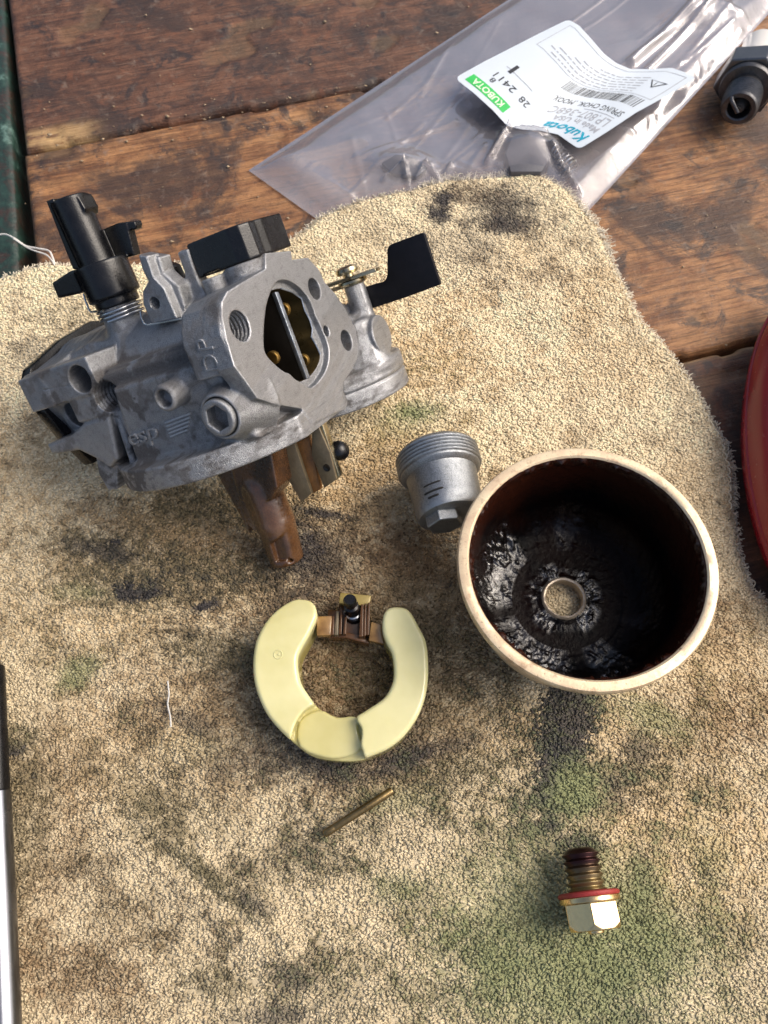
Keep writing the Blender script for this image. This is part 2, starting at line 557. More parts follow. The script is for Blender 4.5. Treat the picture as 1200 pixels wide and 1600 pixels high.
# mounting face: plate and thicker left block
face = LP(c2, [(215, 385), (300, 335), (385, 285), (385, 215), (500, 205), (505, 245), (575, 235), (625, 290), (650, 345), (700, 400), (745, 470), (790, 560), (800, 640), (795, 690), (770, 740), (735, 790), (730, 850), (745, 910), (680, 935), (600, 975), (545, 910), (430, 890), (350, 865), (290, 780), (245, 720), (210, 600), (190, 500), (190, 430)], 1, 0)
v.prism(face, (0, 2), -0.42, 0.0, 0.012, 0.05)
v.prism([(2.38, -0.10), (2.38, 0.62), (2.28, 0.88), (2.06, 1.16), (1.75, 1.30), (1.0, 1.36), (0.2, 1.40), (0.2, -0.1)], (0, 2), -1.04, -0.04, 0.05, 0.05)
v.prism([(2.36, -0.15), (2.40, 0.0), (1.4, 0.3), (1.0, -1.2), (1.55, -0.98), (2.1, -0.72), (2.28, -0.35)], (0, 2), -0.34, -0.05, 0.04, 0.06)
v.box((-1.5, -1.0, 0.6), (0.6, -0.1, 1.34), 0.1, 0.1)
# plug cone boss, small dimpled boss, rib from it
v.cyl(0, (-0.78, -0.86), 0.82, 1.5, 2.46, 0.03, 0.08, R2=0.47)
v.cyl(0, (-1.78, -0.2), 0.285, 1.2, 2.66, 0.09, 0.05)
v.cap((2.0, -1.62, -0.02), (2.0, -1.0, 0.10), 0.25, 0.22, 0.10)
v.cyl(0, (-1.78, -0.2), 0.16, 2.42, 2.9, 0.02, 0.05, 'cut', R2=0.20)
v.cyl(0, (-0.78, -0.86), 0.41, 2.20, 2.9, 0.01, 0.02, 'cut')
# air side flange
v.prism([(2.0, 0.2), (2.0, 0.98), (1.4, 1.06), (0.0, 1.40), (-1.0, 1.50), (-1.9, 1.2), (-2.3, 0.2), (-2.0, -0.9), (-0.8, -1.35), (1.0, -1.35), (1.3, -0.4), (1.6, 0.2)], (0, 2), -6.35, -5.5, 0.06, 0.05)
v.prism([(-1.5, -5.0), (-1.5, -6.35), (1.78, -6.35), (2.0, -5.62), (2.0, -4.0), (1.2, -3.9)], (0, 1), 0.22, 1.02, 0.05, 0.06)
v.box((-1.0, -5.1, -0.32), (1.98, -4.0, 0.7), 0.05, 0.06)
v.prism([(-6.3, 0.95), (-5.5, 1.10), (-4.8, 1.25), (-3.2, 0.95), (-3.0, 0.6), (-6.3, 0.6)], (1, 2), -1.2, 1.0, 0.08, 0.15)
v.box((-1.4, -5.6, -1.0), (1.5, -3.8, 0.5), 0.1, 0.1)
# lower ear: prong, skirt and leg
v.prism([(-6.42, -0.60), (-5.55, -0.54), (-5.0, -0.36), (-4.1, -0.32), (-4.45, -1.34), (-4.8, -1.5), (-5.1, -1.2), (-5.5, -0.92), (-6.42, -0.86)], (1, 2), 1.0, 2.0, 0.08, 0.08)
v.prism([(-5.15, -1.0), (-4.5, -1.0), (-4.75, -1.6), (-5.05, -2.06), (-5.35, -2.06), (-5.4, -1.6)], (1, 2), 1.5, 1.86, 0.04, 0.08)
v.cap((1.75, -4.05, -0.35), (1.85, -4.15, -1.5), 0.10, 0.09, 0.06)
v.box((-1.6, -4.5, -1.4), (1.4, -3.6, -0.3), 0.08, 0.1)
# neck, screw post, thin post, stubs
v.cyl(2, (0.5, -3.95), 0.44, 0.5, 2.0, 0.03, 0.16)
v.cyl(2, (0.5, -3.93), 0.52, 0.3, 1.0, 0.1, 0.1, R2=0.44)
P1 = LP(cA, [(710, 500), (860, 520), (890, 630), (1000, 730), (1045, 870), (1050, 1080), (850, 1120), (810, 1000), (750, 860), (745, 770), (785, 690), (740, 600)], 0, 0.9)
v.prism(P1, (1, 2), 0.45, 0.86, 0.05, 0.06)
P2 = LP(cA, [(720, 505), (780, 510), (830, 660), (905, 740), (1000, 960), (815, 1000), (752, 850), (748, 770), (790, 690), (745, 600)], 0, 1.1)
v.prism(P2, (1, 2), 0.7, 1.1, 0.03, 0.03)
hc = L(cA(838, 848), 0, 1.1)
v.cyl(0, (hc[1], hc[2]), 0.145, 0.55, 1.5, 0.01, 0.0, 'cut', wave=0.022, pitch=0.075)
v.prism(LP(cE, [(50, 372), (75, 350), (142, 338), (170, 430), (205, 540), (260, 660), (320, 770), (180, 860), (150, 700), (105, 520)], 0, 0.45), (1, 2), 0.15, 0.5, 0.04, 0.10)
v.cyl(2, (0.5, -1.15), 0.25, 0.7, 1.66, 0.03, 0.08)
v.cyl(2, (0.1, -0.55), 0.45, 0.7, 1.72, 0.05, 0.10)
# right hand side: screw post, lump behind, over the lobe
bp = (L(cD(315, 560), 0, -3.5)[1], -3.5)
v.cyl(2, (bp[1], bp[0]), 0.265, -0.62, 0.42, 0.05, 0.06)
v.cap((-2.6, -0.55, -0.35), (-3.5, bp[0], -0.55), 0.22, 0.22, 0.15)
v.cyl(2, (-3.2, -0.50), 0.86, -1.75, -0.40, 0.10, 0.10, R2=0.62)
v.cyl(1, (-3.35, -0.95), 0.50, -0.9, 0.27, 0.03, 0.03)
v.box((-3.4, -1.6, -1.8), (-1.4, -0.45, 0.1), 0.2, 0.2)
v.box((-3.2, -2.4, -1.5), (-1.2, -0.5, 0.3), 0.15, 0.15)
# ---- cuts
BO = LP(c2, [(378, 600), (382, 510), (395, 430), (430, 350), (480, 335), (540, 370), (585, 430), (612, 500), (640, 560), (668, 640), (664, 710), (640, 765), (590, 815), (540, 790), (500, 755), (470, 745), (420, 705), (385, 660)], 1, 0)
LINE = [(455, 374), (500, 388), (545, 418), (560, 470), (583, 515), (595, 555), (590, 590), (612, 628), (630, 668), (622, 710), (596, 752), (562, 780)]
BI = LP(c2, LINE, 1, -0.17) + LP(c2, [(530, 788), (480, 748), (425, 706), (388, 655), (380, 600), (384, 510), (395, 430), (415, 385)], 1, -0.03)
BO = smooth_loop(BO, 4); BI = smooth_loop(BI, 4)
v.prism(BO, (0, 2), -0.17, 0.5, 0.0, 0.012, 'cut')
v.prism(BI, (0, 2), -3.4, 0.3, 0.0, 0.02, 'cut')
v.cyl(1, (0.1, 0), 0.95, -7.2, -4.2, 0.01, 0.03, 'cut')
for (px, py, r_, d_) in ((272, 540, 0.31, -0.9), (605, 375, 0.245, -0.8), (748, 605, 0.25, -0.8), (658, 563, 0.125, -0.5)):
    q = L(c2(px, py), 1, 0)
    v.cyl(1, (q[0], q[2]), r_, d_, 0.5, 0.005, 0.015, 'cut', wave=0.012 if r_ > 0.3 else 0, pitch=0.1)
q = L(cB(578, 512), 0, 2.0); v.cyl(0, (q[1], q[2]), 0.315, 1.35, 2.6, 0.01, 0.01, 'cut')
q = L(cB(478, 860), 0, 1.75); v.cyl(0, (q[1], q[2]), 0.34, 1.2, 2.6, 0.01, 0.02, 'cut')
q = L(cB(850, 645), 0, 1.72); v.cyl(0, (q[1] + 0.08, q[2]), 0.36, 1.0, 2.02, 0.01, 0.02, 'cut', wave=0.025, pitch=0.11)
# parting groove along the air flange and plate edge
v.prism(LP(cB, [(265, 598), (500, 560), (500, 566), (265, 606)], 0, 2.0), (1, 2), 1.985, 2.2, 0, 0.01, 'cut')

def bmat(c, n):
    m = np.zeros(len(c), int)
    m[(n[:, 1] > 0.85) & (c[:, 1] > -0.06)] = 1
    m[(np.hypot(c[:, 0], c[:, 2]) < 1.3) & (c[:, 1] < -0.19) & (c[:, 1] > -3.5)] = 2
    return m
body, bV = vol_obj('cast_body', v, [M['cast'], M['machined'], M['bore']], carb, bmat)
del v.F
# dirt and painted side shade on the casting: soot in the step, oily lower wall, thread hole, neck foot (patches with their own outline)
s_, b_, u_ = bV[:, 0], bV[:, 1], bV[:, 2]
nz = fbm(b_ * 3, u_ * 3 + s_, 3, 5)
g = 0.95 * sm(0.16, 0.26, u_) * (1 - sm(0.60, 0.72, u_)) * sm(-4.5, -4.2, b_) * (1 - sm(-1.1, -0.9, b_)) * (s_ > 1.0) * sm(0.12, 0.42, nz)
g += 0.75 * sm(0.50, 0.62, nz) * (s_ > 1.5) * (b_ < -3.0) * (b_ > -4.6) * (u_ < 0.1)
g += 0.55 * sm(0.52, 0.68, fbm(b_ * 5, u_ * 9, 8, 4)) * (u_ < -1.45)
g += 0.8 * np.exp(-(((b_ + 3.4) / 0.5) ** 2 + ((u_ - 0.75) / 0.18) ** 2)) * (s_ > 0.2) * sm(0.3, 0.6, nz)
g += 0.28 * (s_ > 1.6) * sm(-0.2, -1.5, b_) * sm(0.3, 0.6, nz)  # lettered side toned darker: grime with the wall's shade painted in
g += 0.5 * sm(0.52, 0.66, nz) + 0.45 * sm(0.58, 0.7, fbm(b_ * 1.3 + 7, u_ * 1.3 + s_ * 1.1, 17, 5)) * (b_ < -0.05)
set_attr(body, 'grime_shade', np.clip(g, 0, 1))

# hex socket plug
vp = Vol((1.9, -1.4, -1.5), (2.9, -0.2, -0.2), 0.018)
vp.cyl(0, (-0.78, -0.86), 0.385, 2.0, 2.56, 0.05, 0.0)
hexa = [(-0.78 + 0.275 * math.cos(math.radians(a + 14)), -0.86 + 0.275 * math.sin(math.radians(a + 14))) for a in range(0, 360, 60)]
vp.prism(hexa, (1, 2), 2.25, 2.9, 0.01, 0.03, 'cut')
vol_obj('hex_plug', vp, [M['cast']], carb)
mo = bpy.data.objects['hex_plug']; set_attr(mo, 'grime_shade', 0.5 * np.ones(len(mo.data.vertices)) * (np.array([q.co.x for q in mo.data.vertices]) < 2.4))

# raised cast letters
def text_mesh(txt, size=1.0, ext=0.0, bevel=0.0, shear=0.0, align='LEFT', off=0.0, spacing=1.0, res=3):
    cu = bpy.data.curves.new('t', 'FONT'); cu.body = txt; cu.size = size; cu.extrude = ext; cu.bevel_depth = bevel
    cu.shear = shear; cu.align_x = align; cu.offset = off; cu.space_character = spacing; cu.resolution_u = res
    o = bpy.data.objects.new('t', cu); link(o)
    dg = bpy.context.evaluated_depsgraph_get(); dg.update()
    me = bpy.data.meshes.new_from_object(o.evaluated_get(dg))
    V = np.array([tuple(q.co) for q in me.vertices]).reshape(-1, 3); Fc = [tuple(p.vertices) for p in me.polygons]
    bpy.data.objects.remove(o); bpy.data.curves.remove(cu); bpy.data.meshes.remove(me)
    return V, Fc

def put_text(name, V, Fc, org, ex, ey, ez, mat, parent):
    W = org + V[:, :1] * np.array(ex) + V[:, 1:2] * np.array(ey) + V[:, 2:3] * np.array(ez)
    o = mesh_obj(name, W, Fc, mat, parent, False)
    return o

tV, tF = text_mesh('DP', 0.52, 0.035, 0.010, off=-0.012, spacing=1.1)
o_ = L(cC(795, 218), 0, 2.36)
put_text('raised_letters', tV, tF, np.array([2.372, o_[1] + 0.14, o_[2] + 0.02]), (0, 0.10, 0.99), (0, -0.99, 0.10), (1, 0, 0), M['machined'], carb)
tV, tF = text_mesh('esp', 0.52, 0.045, 0.012, off=-0.006, spacing=0.95, shear=0.15)
tV[:, 2] *= 1
o_ = L(cC(118, 782), 0, 2.13)
put_text('raised_letters', tV, tF, np.array([2.115, o_[1], o_[2]]), (0, 1.35, 0.05), (0, 0.0, 1), (1, 0, 0), M['cast'], carb)
for i in range(5):
    a = L(cC(392 + i * 10, 605 + i * 27), 0, 2.13); b = L(cC(592 - i * 6, 530 + i * 32), 0, 2.13)
    a[0] = b[0] = 2.128
    tube('raised_bar', [a, b], 0.028, M['machined'], carb, 6)
for nm in [o for o in carb.children if o.name.startswith('raised')]:
    set_attr(nm, 'grime_shade', 0.15 * np.ones(len(nm.data.vertices)))

# throttle plate, shaft, screws in the bore
def disc_pts(R, n=36, a0=0, a1=360): return [(R * math.cos(math.radians(a0 + (a1 - a0) * i / n)), R * math.sin(math.radians(a0 + (a1 - a0) * i / n))) for i in range(n)]
M['edge'] = simple('bright_plate_edge', (0.40, 0.45, 0.52), 0.35, 0.9, 0.4, 30, 0.4)
M['darkplate'] = simple('dark_oiled_plate', (0.012, 0.010, 0.008), 0.35, 0.2, 0.1, 14, 0.4)
dp = L(c2(430, 392), 1, -0.22); dq = L(c2(556, 780), 1, -0.22)
tl = [(-0.22, dp[2]), (-0.22, dq[2]), (-1.0, -1.02), (-1.9, -0.8), (-2.2, 0.0), (-1.9, 0.8), (-1.0, 1.02)]
sc_ = (dp[0] + dq[0]) / 2
prism('throttle_plate', tl, (1, 2), sc_ - 0.04, sc_ + 0.04, M['darkplate'], carb, 0.01)
prism('plate_edge', [(sc_ - 0.08, dp[2]), (sc_ + 0.055, dp[2] + 0.02), (sc_ + 0.055, dq[2]), (sc_ - 0.08, dq[2] - 0.02)], (0, 2), -0.24, -0.14, M['edge'], carb, 0.012)
for (x, y, bb) in ((467, 468, -0.5), (553, 695, -0.5), (418, 683, -0.5)):
    q = L(c2(x, y), 1, bb)
    vv = Vol((q[0] - 0.35, q[1] - 0.35, q[2] - 0.3), (q[0] + 0.35, q[1] + 0.35, q[2] + 0.3), 0.02)
    vv.cyl(0, (q[1], q[2]), 0.15, q[0] - 0.08, q[0] + 0.05, 0.02, 0)
    vv.box((q[0] + 0.04, q[1] - 0.2, q[2] - 0.025), (q[0] + 0.3, q[1] + 0.2, q[2] + 0.025), 0, 0, 'cut')
    vol_obj('brass_screw', vv, [M['brass']], carb)
ln = [L(c2(x, y), 1, -0.165) for x, y in LINE[:9]]
tube('gasket_lip', ln, 0.018, M['edge'], carb, 6)

# black gasket / choke plate behind the air flange
prism('black_gasket', [(1.75, 0.9), (1.5, 1.16), (0.3, 1.52), (-0.9, 1.70), (-2.0, 1.45), (-2.5, 0.3), (-2.1, -1.0), (-0.8, -1.5), (1.1, -1.5), (1.5, -0.6), (1.7, 0.1)], (0, 2), -6.62, -6.30, M['black'], carb, 0.04)

# black plastic knob with its slotted stem on the neck
vk = Vol((-1.2, -6.6, 1.6), (1.7, -1.9, 4.7), 0.026)
kc = (0.5, -3.90)
vk.cyl(2, kc, 0.60, 1.98, 2.76, 0.05, 0.0)
vk.cyl(2, kc, 0.50, 1.78, 2.3, 0.04, 0.03)
vk.prism(LP(cA, [(140, 690), (270, 605), (360, 590), (400, 750), (330, 770), (185, 802)], 0, 0.75), (1, 2), 0.25, 0.95, 0.04, 0.03)
vk.prism(LP(cA, [(170, 690), (350, 620), (440, 620), (440, 740), (350, 760)], 0, 0.9), (1, 2), 0.2, 0.80, 0.04, 0.03)
vk.cyl(2, (0.35, -4.12), 0.40, 2.6, 4.22, 0.03, 0.02)
vk.prism(LP(cA, [(82, 108), (130, 90), (330, 600), (275, 600)], 0, 0.5), (1, 2), 0.0, 0.62, 0.02, 0.02)
vk.prism(LP(cA, [(300, 62), (330, 70), (380, 160), (378, 210), (350, 212), (320, 150)], 0, 0.3), (1, 2), 0.05, 0.5, 0.02, 0.03)
vk.prism(LP(cA, [(430, 335), (585, 268), (650, 262), (710, 500), (500, 560), (470, 470)], 0, 0.0), (1, 2), -0.16, 0.10, 0.03, 0.03)
vk.prism(LP(cA, [(640, 262), (700, 258), (712, 290), (706, 318), (655, 322)], 0, 0.0), (1, 2), -0.2, 0.05, 0.02, 0.03)
vk.cyl(2, (0.35, -4.12), 0.26, 3.9, 5.0, 0.02, 0.02, 'cut')
vol_obj('black_knob', vk, [M['black']], carb)
prism('black_lever', LP(cA, [(865, 535), (985, 575), (1040, 690), (1090, 825), (1058, 842), (900, 620)], 0, 0.35), (1, 2), 0.15, 0.42, M['black'], carb, 0.03)

# torsion spring round the neck with its two wire arms
sp = []
for i in range(0, 3 * 36 + 1):
    a = 2 * math.pi * i / 36
    sp.append((0.5 + 0.50 * math.cos(a), -3.93 + 0.50 * math.sin(a), 1.52 + 0.085 * i / 36))
tube('torsion_spring', sp, 0.030, M['steel'], carb, 8)
w1 = [L(cA(x, y), 0, 0.7) for x, y in ((325, 780), (340, 830), (368, 900), (385, 912), (430, 905))]
tube('spring_wire', w1, 0.024, M['steel'], carb, 6)
w2 = [L(cA(x, y), 0, 1.14) for x, y in ((735, 905), (742, 950), (762, 995), (790, 1004), (900, 985), (1045, 957))]
tube('spring_wire', w2, 0.020, M['steel'], carb, 6)

# black bracket over the mounting face
br = [(0.45, -1.52), (0.45, -0.45), (0.36, -0.2), (0.15, -0.06), (-0.1, -0.09), (-0.3, -0.03), (-1.12, -0.03), (-1.12, -0.5), (-0.5, -1.3), (-0.1, -1.52)]
vb = Vol((-1.4, -1.8, 1.4), (0.8, 0.2, 2.8), 0.024)
vb.prism(br, (0, 1), 1.72, 2.44, 0.035, 0.0)
vb.box((-1.0, -1.3, 1.5), (0.2, -0.3, 2.28), 0.02, 0.02, 'cut')
vb.box((0.0, -1.4, 1.5), (0.9, -0.95, 1.76), 0.02, 0.02, 'cut')
vol_obj('black_bracket', vb, [M['black']], carb)

# zinc screw, washer and tab on the side post, black lever
sx, sy = -3.5, bp[0]
lathe('pan_screw', [(0.0, 0.0), (0.13, 0.0), (0.13, 0.12), (0.27, 0.14), (0.295, 0.2), (0.27, 0.28), (0.16, 0.325), (0.05, 0.33), (0.04, 0.28), (0, 0.28)], M['zinc'], carb, 40, loc=(sx, sy - 0.06, 0.56))
lathe('washer', [(0.1, 0.42), (0.36, 0.42), (0.38, 0.47), (0.35, 0.52), (0.14, 0.54), (0.1, 0.54)], M['zinc'], carb, 48, loc=(sx, sy, 0))
prism('brass_tab', [(sx - 0.22, sy - 0.9), (sx + 0.3, sy - 0.9), (sx + 0.26, sy + 0.1), (sx + 0.1, sy + 0.75), (sx - 0.16, sy + 0.75), (sx - 0.24, sy + 0.1)], (0, 1), 0.535, 0.62, M['zinc'], carb, 0.012)
prism('lower_tab', [(sx - 0.3, sy - 0.9), (sx + 0.3, sy - 0.9), (sx + 0.26, sy - 0.2), (sx - 0.24, sy - 0.2)], (0, 1), 0.40, 0.47, M['tan'], carb, 0.012)
lv = LP(cD, [(400, 600), (430, 590), (520, 562), (590, 545), (620, 515), (632, 470), (630, 240), (645, 208), (672, 188), (950, 86), (975, 88), (1130, 568), (800, 690), (490, 792), (400, 812)], 0, -3.72)
prism('black_lever', lv, (1, 2), -3.84, -3.70, M['blacksteel'], carb, 0.028)

# brown emulsion tube post below the flange
ve = Vol((-0.9, -4.0, -6.0), (1.1, -0.6, -1.7), 0.028)
ve.prism(LP(c3, [(300, 460), (590, 380), (640, 640), (600, 720), (440, 770), (360, 720)], 0, 0.3), (1, 2), -0.35, 0.45, 0.03, 0.05)
ve.prism(LP(c3, [(290, 500), (352, 480), (455, 800), (470, 960), (400, 900)], 0, 0.2), (1, 2), -0.2, 0.30, 0.03, 0.03)
ve.prism(LP(c3, [(180, 520), (300, 480), (400, 760), (430, 980), (390, 900)], 0, 0.0), (1, 2), -0.35, 0.12, 0.06, 0.08)
e0 = L(c3(500, 640), 0, 0.05); e1 = L(c3(600, 900), 0, 0.05); e2 = L(c3(668, 1120), 0, 0.05)
ve.cap(e0, e1, 0.48, 0.49, 0.06); ve.cap(e1, e2 + (e2 - e1) * 0.5, 0.49, 0.43, 0.04)
tt = L(c3(655, 1175), 0, 0.0)
dx_ = (e2 - e0) / np.linalg.norm(e2 - e0)
ve.half(tuple(dx_), float(dx_ @ tt), 0.06)
for (x, y, r_) in ((490, 1020, 0.075), (310, 735, 0.08), (700, 1190, 0.05)):
    q = L(c3(x, y), 0, 0.4); ve.cyl(0, (q[1], q[2]), r_, -0.1, 1.0, 0, 0.01, 'cut')
# machined flat on the tube's side, ledge above it
q = L(c3(660, 1060), 0, 0.35)
ve.prism([(q[1] - 0.34, q[2] - 0.42), (q[1] + 0.32, q[2] - 0.42), (q[1] + 0.30, q[2] + 0.30), (q[1] - 0.25, q[2] + 0.1)], (1, 2), 0.36, 0.9, 0.01, 0.06, 'cut')
vol_obj('emulsion_tube', ve, [M['brown']], carb)

# two hinge ears and a black stop pin
prism('hinge_ear', LP(c3, [(560, 400), (750, 330), (872, 690), (800, 752), (640, 480)], 0, -0.3), (1, 2), -0.42, -0.22, M['tan'], carb, 0.02)
q0 = LP(c3, [(750, 330), (845, 285), (930, 665), (872, 695)], 0, -0.36)
prism('hinge_ear', q0, (1, 2), -0.47, -0.33, M['rust'], carb, 0.02)
prism('hinge_ear', LP(c3, [(872, 200), (905, 175), (1000, 395), (1050, 590), (960, 652), (870, 415)], 0, -0.3), (1, 2), -0.42, -0.24, M['tan'], carb, 0.02)
prism('hinge_ear', LP(c3, [(905, 175), (935, 165), (1068, 570), (1050, 592), (1000, 400)], 0, -0.34), (1, 2), -0.5, -0.3, M['zinc'], carb, 0.01)
for (x, y) in ((812, 650), (968, 515)):
    q = L(c3(x, y), 0, -0.215)
    lathe('pin_hole_shade', [(0.0, 0.0), (0.06, 0.0), (0.085, 0.012), (0.095, 0.005), (0.10, -0.02)], M['darkplate'], carb, 24).matrix_local = Matrix.Translation((-0.235, q[1], q[2])) @ Matrix.Rotation(math.pi / 2, 4, 'Y')  # solid dark disc paints the shade inside the hole
q = L(c3(1045, 395), 0, -0.5)
lathe('black_stop', [(0, 0.16), (0.12, 0.14), (0.21, 0.06), (0.24, -0.05), (0.22, -0.2), (0, -0.25)], M['black'], carb, 32).matrix_local = Matrix.Translation((-0.6, q[1] - 0.05, q[2])) @ Matrix.Rotation(math.radians(60), 4, 'Y')

# ================================================================== WORKBENCH: planks
pA, pB = at(40, 235, 0), at(480, 152, 0)
bx = (pB - pA); bx /= np.linalg.norm(bx); by = np.array([-bx[1], bx[0], 0.0])
def bloc(px, py):
    p = at(px, py, 0) - pA
    return float(p @ bx), float(p @ by)
seam2 = 0.5 * (bloc(1065, 557)[1] + bloc(1190, 533)[1])
SH = by[0] / by[1]

def wood_mat(name, cols, seed, red=0.0):
    m = MT(name)
    v = m.tc(); t = m.n('ShaderNodeMapping'); t.inputs['Scale'].default_value = (0.10, 1.0, 1.0); t.inputs['Location'].default_value = (seed, seed * 0.7, 0)
    m.l(v, t.inputs['Vector']); gv = t.outputs[0]
    t2 = m.n('ShaderNodeMapping'); t2.inputs['Location'].default_value = (seed, 0, 0); m.l(v, t2.inputs['Vector']); iv = t2.outputs[0]
    t3 = m.n('ShaderNodeMapping'); t3.inputs['Scale'].default_value = (0.04, 1.0, 1.0); t3.inputs['Location'].default_value = (seed, 3, 0); m.l(v, t3.inputs['Vector'])
    rings = m.noise(gv, 1.5, 7, 0.66, 1.6)
    fib = m.noise(t3.outputs[0], 17, 5, 0.72, 0.3)
    fib2 = m.noise(gv, 5.5, 5, 0.7, 0.8)
    blot = m.noise(iv, 0.30, 8, 0.68, 0.4)
    blot2 = m.noise(iv, 0.85, 8, 0.72, 0.7)
    speck = m.noise(iv, 8, 4, 0.75)
    c = m.ramp(m.math('ADD', m.math('MULTIPLY', rings, 0.55), m.math('MULTIPLY', m.noise(iv, 1.1, 8, 0.75, 0.4), 0.45)), [(0.34, cols[0]), (0.45, cols[1]), (0.54, cols[2]), (0.66, tuple(x * 1.25 for x in cols[2]))])
    c = m.mix(m.ramp(fib2, [(0.34, 0.55), (0.48, 0.0)]), c, tuple(x * 0.55 for x in cols[0]))
    c = m.mix(m.ramp(fib, [(0.34, 0.7), (0.54, 0.0)]), c, tuple(x * 0.45 for x in cols[0]))
    c = m.mix(m.ramp(fib, [(0.58, 0.0), (0.75, 0.55)]), c, tuple(min(1, x * 1.55) for x in cols[2]))
    c = m.mix(m.math('MULTIPLY', m.ramp(blot, [(0.48, 0.0), (0.57, 1.0)]), 0.80), c, (0.034, 0.020, 0.016))
    c = m.mix(m.math('MULTIPLY', m.ramp(blot2, [(0.55, 0.0), (0.62, 1.0)]), 0.8), c, (0.020, 0.015, 0.015))
    c = m.mix(m.math('MULTIPLY', m.ramp(blot2, [(0.32, 1.0), (0.42, 0.0)]), red), c, (0.26, 0.085, 0.035))
    c = m.mix(m.math('MULTIPLY', m.ramp(m.noise(iv, 2.6, 7, 0.75, 0.5), [(0.56, 0.0), (0.68, 1.0)]), 0.6), c, (0.20, 0.15, 0.115))
    r9 = m.n('ShaderNodeMapping'); r9.inputs['Rotation'].default_value = (0, 0, 0.75); r9.inputs['Scale'].default_value = (0.5, 9, 1); m.l(iv, r9.inputs['Vector'])
    c = m.mix(m.ramp(m.noise(r9.outputs[0], 1.1, 3, 0.6), [(0.66, 0.0), (0.70, 0.45)]), c, (0.25, 0.17, 0.11))
    c = m.mix(m.ramp(speck, [(0.70, 0.0), (0.76, 0.8)]), c, (0.40, 0.32, 0.24))
    c = m.mix(m.ramp(speck, [(0.24, 0.85), (0.31, 0.0)]), c, (0.010, 0.009, 0.008))
    a = m.n('ShaderNodeAttribute'); a.attribute_name = 'bare'
    c = m.mix(a.outputs['Fac'], c, m.ramp(fib, [(0.3, (0.25, 0.13, 0.05)), (0.6, (0.50, 0.33, 0.15))]))
    m.set(Base_Color=c, Roughness=m.ramp(blot2, [(0.3, 0.62), (0.65, 0.38)]), Specular_IOR_Level=0.45)
    hh = m.math('ADD', m.math('MULTIPLY', fib, 0.6), m.math('ADD', m.math('MULTIPLY', speck, 0.6), m.math('MULTIPLY', fib2, 0.5)))
    m.bump(hh, 0.8, 0.06)
    return m.m
W1 = wood_mat('dark_bench_wood', [(0.035, 0.014, 0.008), (0.095, 0.040, 0.022), (0.165, 0.074, 0.040)], 3.1, 0.35)
W2 = wood_mat('worn_bench_wood', [(0.075, 0.029, 0.012), (0.20, 0.085, 0.033), (0.35, 0.17, 0.068)], 17.4, 0.3)
W3 = wood_mat('brown_bench_wood', [(0.045, 0.017, 0.009), (0.11, 0.044, 0.022), (0.16, 0.07, 0.038)], 31.9, 0.3)

bench = empty('workbench')
tag(bench, 'old stained brown wooden workbench planks under the beige cloth', 'workbench')
bmw = Matrix(((bx[0], by[0], 0, pA[0]), (bx[1], by[1], 0, pA[1]), (0, 0, 1, 0), (0, 0, 0, 1)))

def plank(x0, x1, y0, y1, mat, seed, bare=None, zoff=0.0):
    """a worn board: x along the grain; rounded, chipped long edges"""
    nx = int((x1 - x0) / 0.085); ny = max(12, int((y1 - y0) / 0.085))
    xs = np.linspace(x0, x1, nx); vs = np.linspace(0, 1, ny)
    X, T = np.meshgrid(xs, vs, indexing='ij')
    e0 = y0 + 0.05 * (fbm(xs * 0.6, xs * 0 + seed, 1) - 0.5) + 0.10 * sm(0.62, 0.8, vnoise(xs * 1.7, xs * 0 + seed, 4))
    e1 = y1 + 0.05 * (fbm(xs * 0.6, xs * 0 + seed, 2) - 0.5) - 0.10 * sm(0.62, 0.8, vnoise(xs * 1.7, xs * 0 + seed, 5))
    Y = e0[:, None] + (e1 - e0)[:, None] * T
    d = np.minimum(np.minimum(Y - e0[:, None], e1[:, None] - Y), np.minimum(X - x0, x1 - X))
    rr = 0.16 + 0.12 * vnoise(X * 1.3, Y * 0.5, seed)
    Z = -rr * (1 - np.sqrt(np.clip(1 - (1 - np.clip(d / rr, 0, 1)) ** 2, 0, 1)))
    Z += 0.035 * (fbm(X * 0.22, Y * 2.2, seed, 4) - 0.5) + 0.03 * (fbm(X * 2, Y * 2, seed + 5, 3) - 0.5) + zoff
    gou = sm(0.70, 0.80, vnoise(X * 1.1, Y * 1.6, seed + 9)) * sm(0.5, 0.7, vnoise(X * 0.4, Y * 0.4, seed + 2))
    Z -= 0.05 * gou
    V = np.stack([X.ravel(), Y.ravel(), Z.ravel()], -1)
    i = np.arange(nx - 1)[:, None] * ny + np.arange(ny - 1)[None]
    Q = np.stack([i, i + ny, i + ny + 1, i + 1], -1).reshape(-1, 4)
    # sides and bottom
    rim = np.concatenate([np.arange(ny) , np.arange(1, nx) * ny + ny - 1, (nx - 1) * ny + np.arange(ny - 2, -1, -1), np.arange(nx - 2, 0, -1) * ny])
    base = len(V); B = V[rim].copy(); B[:, 2] = -2.2
    V = np.concatenate([V, B]); n = len(rim); k = np.arange(n); k2 = (k + 1) % n
    Q = np.concatenate([Q, np.stack([rim[k], rim[k2], base + k2, base + k], -1)])
    o = mesh_obj('plank', V, Q, mat, bench, True, 60)
    at_ = 0.12 * gou.ravel()
    if bare is not None: at_ = np.clip(at_ + bare(X, Y, d).ravel(), 0, 1)
    set_attr(o, 'bare', np.concatenate([at_, np.zeros(n)]))
    return o
bench.matrix_world = bmw
xl1 = bloc(22, 100)[0]; xl2 = bloc(44, 330)[0]
c0 = bloc(85, 212)
